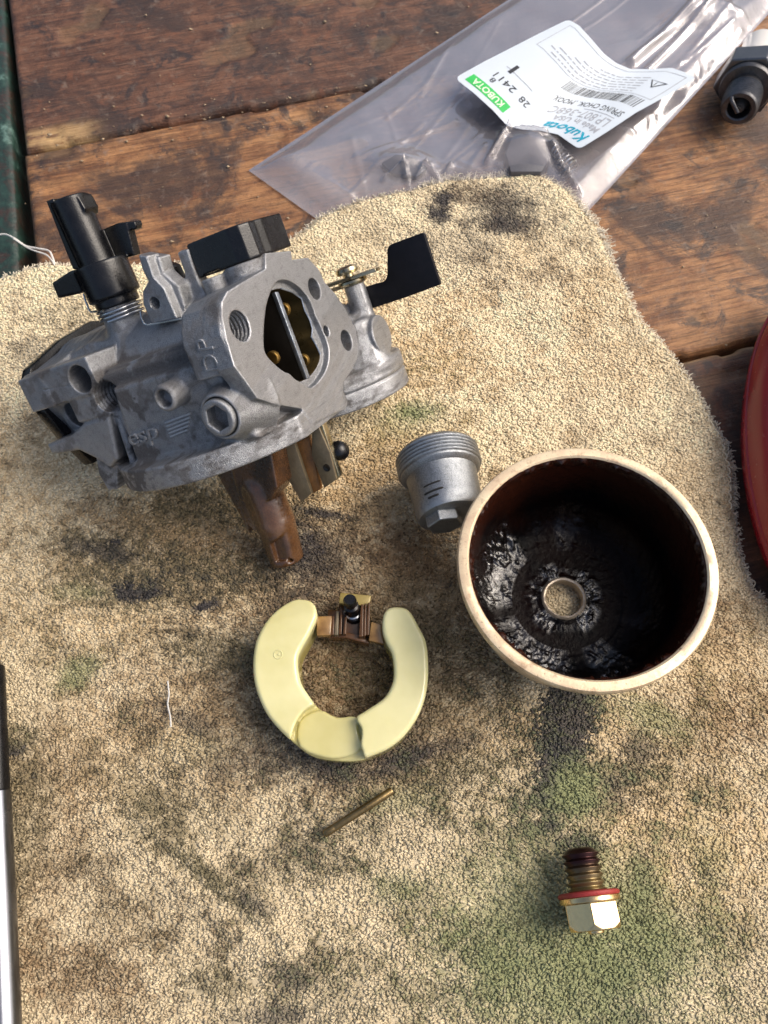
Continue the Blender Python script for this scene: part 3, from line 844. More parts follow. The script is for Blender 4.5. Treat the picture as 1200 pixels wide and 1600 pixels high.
plank(xl1, 46, 0.05, 9.6, W1, 1, lambda X, Y, d: 0.9 * np.exp(-(((X - c0[0]) / 1.25) ** 4 + ((Y - 0.35) / 0.42) ** 4)) * sm(0.25, 0.5, fbm(X * 2, Y * 5, 2)))
plank(xl2, 46, seam2 + 0.04, -0.04, W2, 2)
plank(xl2, 46, seam2 * 2 + 0.1, seam2 - 0.05, W3, 3, lambda X, Y, d: 0.5 * (1 - sm(0.05, 0.25, d)))
plank(xl1, 46, 9.72, 19.5, W1, 4)
for o in bench.children: pass
nl = bloc(977, 376)
nm = simple('nail_iron', (0.13, 0.075, 0.045), 0.6, 0.3, 0.3, 20)
o = lathe('nail_head', [(0, 0.025), (0.10, 0.03), (0.125, 0.02), (0.14, -0.02), (0.17, -0.10)], nm, bench, 24, loc=(nl[0], nl[1], -0.03))
o = lathe('nail_head', [(0, 0.02), (0.07, 0.02), (0.09, -0.02), (0.1, -0.1)], nm, bench, 20, loc=(*bloc(645, 8), -0.02))
crv = []; crf = []
for i in range(420):
    x = rng.uniform(-11, 12); y = rng.uniform(10.5, 25.5) if i % 3 else rng.normal(0, 1) * 0
    if i % 3 == 0:
        t = rng.uniform(0, 26); p = pA + bx * t + by * rng.normal(0.0, 0.35); x, y = p[0], p[1]
    r = rng.uniform(0.012, 0.05) * (0.6 + rng.random() ** 3); s0 = len(crv)
    e = rng.normal(0, 1, (6, 3)) * 0.25 + np.array([(1, 0, 0), (-1, 0, 0), (0, 1, 0), (0, -1, 0), (0, 0, 1), (0, 0, -.6)])
    for q in e: crv.append(np.array([x, y, 0.03 + r * 0.3]) + q * r * np.array([1.3, 0.8, 0.6]))
    crf += [tuple(s0 + k for k in f) for f in ((0, 2, 4), (2, 1, 4), (1, 3, 4), (3, 0, 4), (2, 0, 5), (1, 2, 5), (3, 1, 5), (0, 3, 5))]
cr = mesh_obj('wood_crumbs', np.array(crv), np.array(crf), simple('crumb', (0.36, 0.27, 0.17), 0.7, 0, 0.2, 4, 0.6), None, False)
tag(cr, 'pale wood crumbs and grit scattered over the dark bench planks', 'crumbs', kind='stuff')
floor = mesh_obj('floor', [(-120, -120, -60), (160, -120, -60), (160, 160, -60), (-120, 160, -60)], [(0, 1, 2, 3)], simple('dim_floor', (0.05, 0.045, 0.04), 0.8, 0, 0.3, 2), None, False)
tag(floor, kind='structure')

# green painted steel rail along the bench end
def paint_mat():
    m = MT('chipped_green_paint'); v = m.tc((1, 1, 1))
    a = m.noise(v, 1.1, 7, 0.68, 0.5); b = m.noise(v, 6, 4)
    c = m.ramp(a, [(0.30, (0.12, 0.20, 0.17)), (0.40, (0.02, 0.05, 0.038)), (0.50, (0.012, 0.028, 0.022)), (0.60, (0.04, 0.020, 0.014)), (0.70, (0.06, 0.16, 0.145))])
    m.set(Base_Color=c, Roughness=0.45); m.bump(m.math('ADD', a, b), 0.5, 0.05); return m.m
x_edge = 0.5 * (bloc(4, 0)[0] + bloc(24, 420)[0])
g0 = bloc(10, 0); g1 = bloc(30, 420)
rail_dir = np.array([g1[0] - g0[0], g1[1] - g0[1]]); rail_dir /= np.linalg.norm(rail_dir)
rail = prism('steel_rail', [(-3.0, -2.0), (-0.1, -2.0), (0, -1.9), (0, -0.12), (-0.08, -0.02), (-0.2, 0.02), (-3.0, 0.02)], (0, 2), -14, 32, paint_mat(), None, 0.06)
tag(rail, 'green painted steel rail with chipped paint beside the plank ends', 'rail')
gp = at(8, 60, 0); gq = at(26, 400, 0)
gd = (gp - gq); gd /= np.linalg.norm(gd)
gr_ = np.array([gd[1], -gd[0], 0])
rail.matrix_world = Matrix(((gr_[0], gd[0], 0, gq[0]), (gr_[1], gd[1], 0, gq[1]), (0, 0, 1, -0.15), (0, 0, 0, 1)))

# ================================================================== CLOTH
ZC = 0.42
edge_px = [(-260, 520), (-90, 455), (0, 433), (40, 420), (72, 412), (110, 414), (160, 416), (250, 412), (340, 404), (420, 392), (470, 362), (500, 338), (560, 312), (600, 303), (640, 296), (668, 288), (700, 280), (740, 279), (780, 276), (822, 268), (850, 276), (888, 298), (915, 330), (935, 352), (950, 392), (968, 430), (985, 462), (1003, 500), (1030, 528), (1062, 566), (1090, 610), (1112, 650), (1136, 690), (1148, 730), (1150, 800), (1160, 870), (1180, 925), (1240, 960), (1420, 1010)]
cpoly = list(atxy(edge_px, 0.25)) + [np.array((14, -9.)), np.array((-14, -9.))]
cpoly = np.array(cpoly)

def D(px, py, rx, ry, rot, k, w):
    """a stain: pixel centre, radii and turn in the photograph -> ellipse on the cloth"""
    c = at(px, py, ZC)[:2]
    ex = at(px + rx, py, ZC)[:2] - c; ey = at(px, py + ry, ZC)[:2] - c
    return (c, np.linalg.norm(ex), np.linalg.norm(ey), math.radians(rot), k, w)
STAINS = [
 # brown grime between the parts
 D(520, 900, 190, 130, 0, 'brown', .70), D(560, 1050, 130, 110, 0, 'brown', .85), D(700, 860, 110, 90, 10, 'brown', .55), D(420, 1120, 120, 110, 0, 'brown', .6),
 D(600, 760, 90, 60, 0, 'brown', .5), D(330, 860, 130, 90, 0, 'brown', .85), D(240, 830, 170, 60, -8, 'brown', .6), D(300, 1050, 160, 90, 0, 'brown', .45), D(600, 1190, 130, 50, -15, 'brown', .75),
 D(690, 1000, 70, 140, 0, 'brown', .55), D(580, 490, 60, 60, 0, 'tan', .5), D(660, 560, 110, 60, 0, 'tan', .6), D(720, 470, 60, 25, -15, 'tan', .5), D(640, 700, 90, 60, 0, 'tan', .6), D(540, 770, 120, 70, 0, 'tan', .8), D(330, 800, 150, 50, 0, 'tan', .7), D(650, 900, 90, 70, 0, 'tan', .6), D(80, 690, 110, 70, -20, 'tan', .6),
 D(920, 460, 40, 55, 20, 'tan', .45), D(830, 400, 70, 40, 0, 'tan', .3), D(960, 560, 90, 50, 0, 'tan', .35), D(1090, 760, 60, 60, 0, 'tan', .35),
 D(1060, 1290, 150, 160, 0, 'tan', .7), D(1140, 1050, 90, 90, 0, 'tan', .55), D(960, 1180, 120, 100, 0, 'tan', .4), D(740, 1140, 110, 50, 0, 'tan', .55), D(1120, 960, 60, 60, 0, 'brown', .5),
 D(1080, 1130, 110, 60, 15, 'brown', .5), D(1180, 1110, 60, 60, 0, 'brown', .5), D(60, 1330, 70, 190, 0, 'brown', .45), D(130, 1160, 120, 90, 0, 'brown', .35), D(110, 1530, 130, 60, 10, 'brown', .6), D(60, 800, 60, 40, 0, 'tan', .3), D(150, 930, 170, 80, 0, 'tan', .5), D(250, 1180, 160, 120, 0, 'tan', .35),
 # charcoal
 D(260, 905, 190, 50, -4, 'olive', .8), D(160, 850, 120, 24, 6, 'olive', .6), D(560, 1165, 150, 50, -10, 'char', .5), D(490, 870, 60, 70, 0, 'char', .55), D(440, 1090, 50, 100, 0, 'char', .4), D(340, 1020, 100, 34, 10, 'olive', .7), D(330, 790, 120, 40, 0, 'olive', .7), D(30, 1280, 50, 120, 0, 'olive', .6), D(640, 860, 70, 40, 20, 'brown', .8), D(720, 1200, 90, 26, -10, 'olive', .6), D(1010, 1210, 100, 60, 0, 'olive', .5), D(640, 1010, 60, 100, 0, 'olive', .5), D(250, 1240, 130, 40, 25, 'olive', .5), D(560, 1560, 160, 40, 0, 'olive', .35),
 D(888, 1125, 40, 80, 5, 'char', 1.6), D(868, 1205, 32, 52, 12, 'char', 1.5), D(858, 1290, 24, 14, 0, 'char', 1.0), D(862, 1240, 24, 24, 0, 'char', .8), D(780, 322, 52, 24, 0, 'char', .55), D(792, 348, 34, 16, 0, 'char', .75), D(730, 300, 60, 20, 0, 'brown', .5), D(692, 306, 18, 15, 0, 'char', .85), D(684, 334, 18, 11, 0, 'char', .85), D(770, 305, 60, 20, 0, 'char', .45), D(720, 380, 60, 30, 0, 'char', .3),
 D(198, 926, 24, 13, 15, 'char', 1.12), D(236, 926, 16, 7, -20, 'char', 1.1), D(160, 860, 60, 14, 12, 'char', .6), D(318, 948, 24, 8, -18, 'char', .9), D(180, 845, 10, 5, 0, 'char', .9),
 D(345, 1385, 84, 18, 33, 'olive', .9), D(395, 1412, 34, 12, 28, 'char', .55), D(300, 1350, 50, 20, 35, 'olive', .8), D(240, 1290, 70, 40, 30, 'olive', .7), D(455, 1530, 30, 18, 30, 'char', .5), D(330, 1540, 60, 34, 20, 'olive', .6), D(430, 1590, 60, 18, 0, 'char', .6), D(20, 1170, 18, 10, 0, 'char', 1.2), D(30, 1150, 30, 20, 0, 'olive', .7),
 D(630, 1190, 60, 16, -20, 'char', .7), D(700, 1165, 60, 14, -10, 'char', .5), D(1000, 1170, 34, 30, 0, 'char', .55), D(960, 1225, 24, 16, 0, 'char', .6), D(905, 1320, 40, 20, 0, 'char', .95), D(740, 1470, 66, 44, 10, 'olive', .75), D(700, 1560, 70, 34, 0, 'olive', .5), D(960, 1530, 30, 40, 0, 'char', .8), D(985, 1590, 40, 30, 0, 'char', .7), D(1000, 1400, 20, 70, 10, 'char', .5), D(960, 1255, 60, 16, 0, 'char', .4), D(300, 1130, 70, 16, 25, 'char', .45), D(360, 1190, 60, 30, 0, 'char', .35), D(500, 1190, 60, 30, 20, 'char', .6), D(110, 560, 60, 26, -10, 'char', .32), D(40, 545, 30, 20, 0, 'char', .35), D(100, 490, 60, 14, -5, 'olive', .35), D(60, 655, 40, 12, -20, 'char', .3), D(470, 850, 30, 40, 0, 'char', .8), D(505, 800, 40, 8, 10, 'char', .9),
 # green dye
 D(650, 640, 36, 16, -5, 'green', .85), D(640, 655, 60, 26, -5, 'green', .35), D(830, 1420, 150, 110, -10, 'green', .62), D(900, 1540, 190, 110, 0, 'green', .72), D(1010, 1440, 90, 90, 0, 'green', .45), D(900, 1230, 44, 44, 0, 'green', .8), D(1020, 1120, 60, 30, 20, 'green', .6), D(120, 1050, 36, 22, -30, 'green', .6), D(120, 925, 40, 12, 0, 'green', .35), D(620, 1385, 40, 26, 0, 'green', .45), D(960, 1410, 60, 70, 0, 'green', .6), D(620, 1250, 60, 22, 0, 'green', .35), D(1050, 1480, 60, 60, 0, 'green', .4), D(300, 1170, 60, 30, 0, 'green', .15), D(1110, 1330, 40, 60, 0, 'green', .3),
]
SC = {'brown': ((0.27, 0.172, 0.092), 1.0), 'tan': ((0.62, 0.44, 0.235), 1.0), 'char': ((0.055, 0.052, 0.056), 1.0), 'olive': ((0.17, 0.145, 0.085), 1.0), 'green': ((0.255, 0.275, 0.135), 1.0)}

def cloth_rgb(x, y, tuft=None):
    base = np.array([0.92, 0.775, 0.525])
    n1 = fbm(x * 0.35, y * 0.35, 2, 5)[:, None]; n2 = fbm(x * 1.6, y * 1.6, 9, 5)[:, None]; n3 = fbm(x * 7, y * 9, 12, 3)[:, None]
    c = base * (0.86 + 0.24 * n1)
    # the front of the cloth is generally dirtier than the far edge
    dirt = sm(9.5, 3.0, y)[:, None] * 0.40 + 0.06
    c = c * (1 - dirt * (0.5 + n2)) + np.array([0.40, 0.305, 0.17]) * dirt * (0.5 + n2) * 0.8
    c = c * (1 - 0.26 * sm(0.50, 0.72, n2) * (0.4 + 0.6 * sm(12, 8, y)[:, None])) * (1 - 0.16 * sm(0.60, 0.70, n3))
    for (cc, rx, ry, rot, kd, w) in STAINS:
        dx, dy = x - cc[0], y - cc[1]
        m = (np.abs(dx) < 3 * max(rx, ry)) & (np.abs(dy) < 3 * max(rx, ry))
        if not m.any(): continue
        cr, sr = math.cos(rot), math.sin(-rot)
        u = (dx[m] * cr + dy[m] * sr) / rx; v2 = (-dx[m] * sr + dy[m] * cr) / ry
        q = np.exp(-(u * u + v2 * v2) * 0.85)
        hard = 0.30 if kd in ('char', 'green') else 0.22
        nn = 0.6 * n2[m, 0] + 0.4 * n3[m, 0]
        soft = {'char': 1.15, 'green': 0.8, 'olive': 0.8}.get(kd, 1.0); hard = hard + (0.0 if kd == 'char' and w > 1.1 else 0.16)
        jit = (rng.random(int(m.sum())) - 0.5) * (0.45 if tuft else 0.0)
        a = np.clip(w * 1.12 * sm(0.46 - hard, 0.46 + hard, q + (nn - 0.5) * soft + jit), 0, 0.93)
        if kd in ('brown', 'tan', 'olive'): a = a * (0.45 + 0.55 * sm(0.3, 0.6, n3[m, 0]))
        c[m] = c[m] * (1 - a[:, None]) + np.array(SC[kd][0]) * a[:, None]
    return c

def cloth_z(x, y, d):
    hgt = ZC - 0.06 + 0.20 * (fbm(x * 0.25 + 3, y * 0.25, 4, 2) - 0.5) + 0.10 * (fbm(x * 0.8, y * 1.0, 6, 3) - 0.5)
    # soft crease running down to the right in the lower left
    for (a, b, w, k) in ((at(180, 1270, .4), at(430, 1480, .4), 0.45, 0.10), (at(640, 330, .4), at(980, 520, .4), 0.9, 0.08), (at(60, 900, .4), at(330, 1190, .4), 0.6, 0.06), (at(760, 1240, .4), at(1180, 1420, .4), 0.8, 0.07)):
        e = b[:2] - a[:2]; t = np.clip(((x - a[0]) * e[0] + (y - a[1]) * e[1]) / (e @ e), 0, 1)
        dd = np.hypot(x - a[0] - e[0] * t, y - a[1] - e[1] * t)
        hgt = hgt + k * np.exp(-(dd / w) ** 2) - 0.5 * k * np.exp(-((dd) / (w * 0.35)) ** 2)
    r = 0.30
    t = np.clip(-d / r, 0, 1)
    return 0.03 + (hgt - 0.03) * np.sqrt(np.clip(1 - (1 - t) ** 2, 0, 1))

def cloth_dist(x, y):
    d = poly_sdf(x, y, cpoly)
    return d + 0.07 * (fbm(x * 3, y * 3, 21, 3) - 0.5)

def cloth_mat(name, rough=0.9):
    m = MT(name); v = m.tc()
    a = m.n('ShaderNodeAttribute'); a.attribute_name = 'dye'
    n = m.noise(v, 14, 4, 0.7); n2 = m.noise(v, 40, 2)
    c = m.mix(1.0, a.outputs['Color'], m.ramp(n, [(0.3, 0.72), (0.55, 1.0), (0.75, 1.0)]), 'MULTIPLY')
    m.set(Base_Color=c, Roughness=rough, Specular_IOR_Level=0.15)
    m.bump(m.math('ADD', n, m.math('MULTIPLY', n2, 0.5)), 0.3, 0.04)
    return m.m
CM = cloth_mat('cloth_weave')
st = 0.085
gx = np.arange(-11.5, 12.5, st); gy = np.arange(-6.0, 18.5, st)
GX, GY = np.meshgrid(gx, gy, indexing='ij')
dd = cloth_dist(GX.ravel(), GY.ravel())
zz = cloth_z(GX.ravel(), GY.ravel(), dd)
ins = (dd < 0.0)
nxg, nyg = GX.shape
i = (np.arange(nxg - 1)[:, None] * nyg + np.arange(nyg - 1)[None]).ravel()
Q = np.stack([i, i + nyg, i + nyg + 1, i + 1], -1)
Q = Q[ins[Q].any(axis=1)]
used = np.unique(Q); rm = np.full(nxg * nyg, -1); rm[used] = np.arange(len(used))
xv, yv = GX.ravel()[used], GY.ravel()[used]
zv = zz[used] + 0.02 * (vnoise(xv * 9, yv * 9, 3) - 0.5) * (dd[used] < -0.1) - 0.02 * (dd[used] < -0.1)
zv = np.where(dd[used] >= 0, 0.02, zv)
cloth = mesh_obj('shop_cloth', np.stack([xv, yv, zv], -1), rm[Q], CM, None, True)
tag(cloth, 'thick beige fleecy cloth with black, brown and green stains spread over the bench', 'cloth')
set_col(cloth, 'dye', cloth_rgb(xv, yv) * 0.95)

# woolly tufts: short fat yarn ends lying over each other
NT = 300000
tx = rng.uniform(-11.3, 11.5, NT); ty = rng.uniform(-4.8, 18.2, NT)
# only where the photograph sees cloth
q = np.stack([tx, ty, np.full(NT, .4)], -1) - CAM
w_ = q @ FWD; sx_ = 600 + F * (q @ RIGHT) / w_; sy_ = 800 - F * (q @ UP) / w_
td = cloth_dist(tx, ty)
pq = 0.20; cx_ = np.floor(tx / pq + 3 * fbm(tx * .3, ty * .3, 51, 2)).astype(int); cxf = tx / pq + 3 * fbm(tx * .3, ty * .3, 51, 2) - cx_
rw = ty / 0.13 + 4 * fbm(tx * .3, ty * .3, 52, 2); cy_ = np.floor(rw).astype(int); cyf = rw - cy_
jx = _perm[cx_ & 255, cy_ & 255] * 0.6 + 0.2; jy = _perm[cy_ & 255, (cx_ + 77) & 255] * 0.5 + 0.25; act = _perm[(cx_ + 31) & 255, (cy_ + 91) & 255]
pd = np.hypot((cxf - jx) * pq / 0.050, (cyf - jy) * 0.13 / 0.026)
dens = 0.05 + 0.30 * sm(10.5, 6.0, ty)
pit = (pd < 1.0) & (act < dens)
ok = (sx_ > -70) & (sx_ < 1270) & (sy_ > 150) & (sy_ < 1680) & (td < 0.02)
tx, ty, td, pit = tx[ok], ty[ok], td[ok], pit[ok]; n = len(tx)
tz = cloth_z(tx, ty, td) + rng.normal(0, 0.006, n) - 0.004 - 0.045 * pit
swirl = 0.9 * (fbm(tx * 0.35, ty * 0.35, 31, 3) - 0.5) * 2
ang = swirl + rng.normal(0, 0.62, n) + np.where(rng.random(n) < 0.22, 1.3, 0.0)
ln_ = rng.uniform(0.055, 0.125, n) * 0.60; wd = rng.uniform(0.020, 0.036, n)
lift = rng.uniform(-0.14, 0.20, n)
ex = np.stack([np.cos(ang), np.sin(ang), lift * 0.5], -1); ey = np.stack([-np.sin(ang), np.cos(ang), 0 * ang], -1)
C_ = np.stack([tx, ty, tz], -1)
bend = rng.uniform(-0.025, 0.03, n)
V = np.zeros((n, 6, 3)); up = np.array([0, 0, 1.0])
V[:, 0] = C_ - ex * ln_[:, None]; V[:, 1] = C_ + ex * ln_[:, None]
c = C_ + ey * bend[:, None] + ex * (ln_ * rng.uniform(-0.35, 0.35, n))[:, None]
V[:, 2] = c + ey * wd[:, None]; V[:, 3] = c - ey * wd[:, None]
V[:, 4] = c + up * (wd * 0.38)[:, None]; V[:, 5] = c - up * (wd * 0.7)[:, None]
tri = np.array([(0, 3, 4), (0, 4, 2), (1, 4, 3), (1, 2, 4), (0, 5, 3), (0, 2, 5), (1, 3, 5), (1, 5, 2)])
Fc = (np.arange(n)[:, None, None] * 6 + tri[None]).reshape(-1, 3)
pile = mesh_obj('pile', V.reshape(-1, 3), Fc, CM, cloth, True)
tag(pile, kind='stuff')
col = cloth_rgb(tx, ty, True)
tv = rng.normal(1.0, 0.06, n)
darkn = np.where(rng.random(n) < 0.02, 0.40, 1.0)
lum = col.mean(axis=1)
darkn = np.where((rng.random(n) < 0.14) & (lum < 0.30), 0.5, darkn)
darkn = np.where(pit, 0.5, darkn)  # tufts in pits darkened: dirt and shade of the holes put into colour
col = np.clip(col * (tv * darkn)[:, None], 0.01, 0.85)
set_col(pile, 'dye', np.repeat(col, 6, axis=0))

# frayed edge: fine curved fibres
NF = 5200
ep = []
seg = np.diff(cpoly[2:38], axis=0); sl = np.hypot(seg[:, 0], seg[:, 1]); cs = np.concatenate([[0], np.cumsum(sl)])
tt_ = rng.uniform(0, cs[-1], NF); si = np.clip(np.searchsorted(cs, tt_) - 1, 0, len(seg) - 1)
fr = (tt_ - cs[si]) / sl[si]
base = cpoly[2:38][si] + seg[si] * fr[:, None]
nrm_ = np.stack([-seg[si][:, 1], seg[si][:, 0]], -1) / sl[si][:, None]
Vf = []; Ff = []
clump = fbm(tt_ * 1.2, tt_ * 0, 5, 3)
for i in range(NF):
    L_ = rng.uniform(0.05, 0.16) * (0.35 + 0.95 * clump[i]) * (1 + 1.3 * (base[i][1] > 14.4) * (base[i][0] > 1.2)); d0 = nrm_[i] + rng.normal(0, 0.55, 2); d0 /= np.linalg.norm(d0)
    p = np.array([base[i][0] - nrm_[i][0] * rng.uniform(0.0, 0.14), base[i][1] - nrm_[i][1] * rng.uniform(0.0, 0.14), rng.uniform(0.05, 0.30)])
    r = rng.uniform(0.010, 0.022); cur = rng.normal(0, 1.7); s0 = len(Vf)
    for k in range(4):
        a = cur * k / 3; dv = np.array([d0[0] * math.cos(a) - d0[1] * math.sin(a), d0[0] * math.sin(a) + d0[1] * math.cos(a), rng.uniform(-0.3, 0.45)])
        pp = p + dv * 0; rr = r * (1 - 0.5 * k / 3)
        sd = np.array([-dv[1], dv[0], 0])
        Vf += [p + sd * rr, p - sd * rr, p + np.array([0, 0, rr * 1.4])]
        p = p + dv * L_ / 3
    for k in range(3):
        a = s0 + k * 3; b = a + 3
        Ff += [(a, a + 1, b + 1, b), (a + 1, a + 2, b + 2, b + 1), (a + 2, a, b, b + 2)]
fr_o = mesh_obj('frayed_edge', np.array(Vf), np.array(Ff), CM, cloth, True)
tag(fr_o, kind='stuff')
Vf = np.array(Vf); cf = cloth_rgb(Vf[:, 0], Vf[:, 1]) * 0.35 + np.array([0.82, 0.77, 0.66]) * 0.65
set_col(fr_o, 'dye', cf)
hem = []
def edge_pt(t, inset):
    k = np.clip(np.searchsorted(cs, t) - 1, 0, len(seg) - 1); b = cpoly[2:38][k] + seg[k] * ((t - cs[k]) / sl[k]); nn_ = np.array([-seg[k][1], seg[k][0]]) / sl[k]
    return b - nn_ * inset
t0_ = cs[22]; t1_ = cs[-4]; tt2 = t0_; ph = 0
while tt2 < t1_:
    p = edge_pt(tt2, 0.17 + 0.028 * math.sin(ph)); zz_ = float(cloth_z(np.array([p[0]]), np.array([p[1]]), np.array([-0.20]))[0])
    hem.append((p[0] + 0.015 * math.cos(ph * 2), p[1], zz_ + 0.012 + 0.012 * math.cos(ph))); tt2 += 0.024; ph += 0.62
hm = tube('hem_stitch', hem, 0.015, thm_ := simple('hem_yarn', (0.66, 0.58, 0.42), 0.85, 0, 0.3, 20), cloth, 5)
# loose threads and small crumbs
thm = simple('white_thread', (0.62, 0.60, 0.56), 0.8, 0, 0.2, 30)
th = [at(x, y, z) for x, y, z in ((-20, 372, .1), (5, 366, .2), (22, 372, .28), (40, 384, .25), (58, 388, .3), (76, 392, .3), (82, 402, .3), (86, 414, .25))]
def spline(P, n=8):
    P = [np.array(p, float) for p in P]; P = [2 * P[0] - P[1]] + P + [2 * P[-1] - P[-2]]; o = []
    for i in range(1, len(P) - 2):
        for k in range(n):
            t = k / n
            o.append(0.5 * ((2 * P[i]) + (-P[i - 1] + P[i + 1]) * t + (2 * P[i - 1] - 5 * P[i] + 4 * P[i + 1] - P[i + 2]) * t * t + (-P[i - 1] + 3 * P[i] - 3 * P[i + 1] + P[i + 2]) * t ** 3))
    o.append(P[-2]); return o
t_ = empty('loose_thread', at(60, 388, .3)); tag(t_, 'loose off-white thread hanging from the cloth corner over the green rail', 'thread')
def child_keep(o, p):
    o.parent = p; o.matrix_parent_inverse = p.matrix_world.inverted()
bpy.context.view_layer.update()
a_ = tube('strand', spline(th), 0.028, thm, None, 6); child_keep(a_, t_)
th2 = [np.array(p) + np.array([0.04 * math.sin(i * 1.7), -0.10 + 0.06 * math.cos(i), 0.03]) for i, p in enumerate(th[2:])]
a_ = tube('strand', spline(th2), 0.022, thm, None, 6); child_keep(a_, t_)
lt = tube('lint_thread', spline([at(x, y, .52) for x, y in ((262, 1064), (264, 1085), (262, 1100), (266, 1120), (267, 1136))]), 0.018, thm, None, 5)
tag(lt, 'short white lint thread lying on the cloth left of the float', 'thread')

# ================================================================== FLOAT BOWL
bc = np.array([4.10375812, 4.71990341, 3.2]); bn = np.array([-0.0256, 0.0382, 1.0]); bn /= np.linalg.norm(bn)
bowl = empty('float_bowl', mat=frame(bc, bn, (1, 0, 0)))
tag(bowl, 'round metal fuel bowl with pale rim, crusted black inside, hole in its floor', 'bowl')
def rim_mat():
    m = MT('pale_rim_metal'); v = m.tc()
    a = m.noise(v, 1.2, 6, 0.7, 0.5); b = m.noise(v, 14, 4, 0.7)
    c = m.ramp(a, [(0.3, (0.60, 0.42, 0.28)), (0.5, (0.74, 0.58, 0.38)), (0.7, (0.80, 0.68, 0.46))])
    c = m.mix(m.ramp(b, [(0.28, 0.9), (0.40, 0.0)]), c, (0.12, 0.06, 0.03)); c = m.mix(m.ramp(m.noise(v, 3.2, 5, 0.7), [(0.55, 0.0), (0.66, 0.55)]), c, (0.36, 0.22, 0.12))
    m.set(Base_Color=c, Metallic=0.35, Roughness=m.ramp(b, [(0.3, 0.5), (0.7, 0.32)])); m.bump(b, 0.25, 0.03); return m.m
def gunk_mat():
    m = MT('black_varnish_crust'); v = m.tc()
    a = m.noise(v, 7, 6, 0.7, 1.2); b = m.noise(v, 1.0, 4); c_ = m.noise(v, 26, 3)
    c = m.ramp(b, [(0.35, (0.002, 0.0018, 0.002)), (0.65, (0.008, 0.003, 0.002))])
    w = m.n('ShaderNodeAttribute'); w.attribute_name = 'glint_mask'  # reflection mask: glints placed on the crust bands, floor reflection held back
    sz = m.n('ShaderNodeSeparateXYZ'); m.l(v, sz.inputs[0]); red_ = m.ramp(m.math('ADD', m.math('MULTIPLY', sz.outputs['Z'], 0.33), m.math('ADD', 0.75, m.math('MULTIPLY', b, 0.3))), [(0.45, 0.0), (0.75, 1.0)])
    c = m.mix(m.math('MULTIPLY', red_, 0.8), c, (0.030, 0.008, 0.004))
    m.set(Base_Color=c, Roughness=m.ramp(c_, [(0.35, 0.07), (0.7, 0.15)]), Specular_IOR_Level=m.math('ADD', 0.06, m.math('MULTIPLY', w.outputs['Fac'], 1.6)))
    m.bump(m.math('ADD', a, m.math('MULTIPLY', c_, 0.3)), 0.6, 0.025); return m.m
RIM = rim_mat(); GUNK = gunk_mat()
outer = [(0.43, -2.72), (1.3, -2.74), (1.62, -2.69), (1.95, -2.45), (2.20, -2.0), (2.32, -1.2), (2.40, -0.40), (2.45, -0.30), (2.60, -0.22), (2.62, -0.19), (2.62, -0.06), (2.59, -0.012), (2.54, 0.0), (2.42, 0.0), (2.395, -0.02), (2.375, -0.045)]
lathe('bowl_shell', outer, [RIM], bowl, 160, noise=lambda i, a, r, z: 0.006 * (fbm(a * 3.2, a * 0 + i, 3, 2) - 0.5) * 2)
# inner deposit: lumpy liner
ip = [(2.375, -0.035)]
for z in np.linspace(-0.08, -1.5, 34): ip.append((2.345 - 0.20 * (abs(z) / 1.5) ** 1.3, z))
for a in np.linspace(0, 90, 40): ip.append((1.36 + 0.775 * math.cos(math.radians(a)), -1.60 - 0.92 * math.sin(math.radians(a))))
for r in np.linspace(1.33, 0.60, 26): ip.append((r, -2.53 - 0.03 * math.sin((1.45 - r) * 3)))
ip += [(0.55, -2.50), (0.50, -2.50), (0.475, -2.54)]
segN = 520
a = np.linspace(0, 2 * math.pi, segN, endpoint=False)
V = []; BAND = []
arc = 0
for i, (r, z) in enumerate(ip):
    if i: arc += math.hypot(r - ip[i - 1][0], z - ip[i - 1][1])
    x0, y0 = np.cos(a) * r, np.sin(a) * r
    crust = 0.5 + 1.15 * (0.5 * fbm(x0 * 10 + z * 10 + 40, y0 * 10 + 40, 3, 4) + 0.5 * fbm(x0 * 9.3 + 60, y0 * 10.7 - z * 10 + 60, 8, 4) - 0.5)
    lump = fbm(np.cos(a) * 4 + 9, np.sin(a) * 4 + arc * 3, 8, 3)
    az = 0.12 + 0.88 * np.clip(0.62 + 0.75 * np.cos(a - math.radians(205)), 0, 1) * sm(0.25, 0.5, fbm(a * 2.2, a * 0 + 3.3, 5, 2))
    band = math.exp(-((z + 2.05) / 0.48) ** 2) * (r > 1.2) * 1.35 * az + math.exp(-((r - 0.68) / 0.16) ** 2) * (z < -2.4) * 1.25 * (0.15 + 0.85 * sm(0.42, 0.6, fbm(np.cos(a) * 2.5 + 8, np.sin(a) * 2.5 + 8, 6, 3))) + math.exp(-(z / 0.25) ** 2) * 0.7 + 0.07
    if i in (0, len(ip) - 1): band = 0.1 + 0 * a
    dz_ = 0.13 * band * (crust - 0.45) + 0.05 * band * (lump - 0.5)
    dz_ = dz_ + 0.07 * band * sm(0.55, 0.7, crust)
    wgt = 1.0 if r < 1.6 else 0.0
    fl = min(1, max(0, (2.2 - r) / 0.7))
    rr = r - dz_ * (1 - fl)
    V.append(np.stack([np.cos(a) * rr, np.sin(a) * rr, z + dz_ * fl], -1)); BAND.append(np.clip((band - 0.16) * 1.2 * sm(0.15, 0.45, lump), 0, 1) + 0 * a)
V = np.concatenate(V); k = np.arange(segN); k2 = (k + 1) % segN
Q = np.concatenate([np.stack([i * segN + k, (i + 1) * segN + k, (i + 1) * segN + k2, i * segN + k2], -1) for i in range(len(ip) - 1)])
set_attr(mesh_obj('varnish_crust', V, Q, GUNK, bowl, True), 'glint_mask', np.concatenate(BAND))
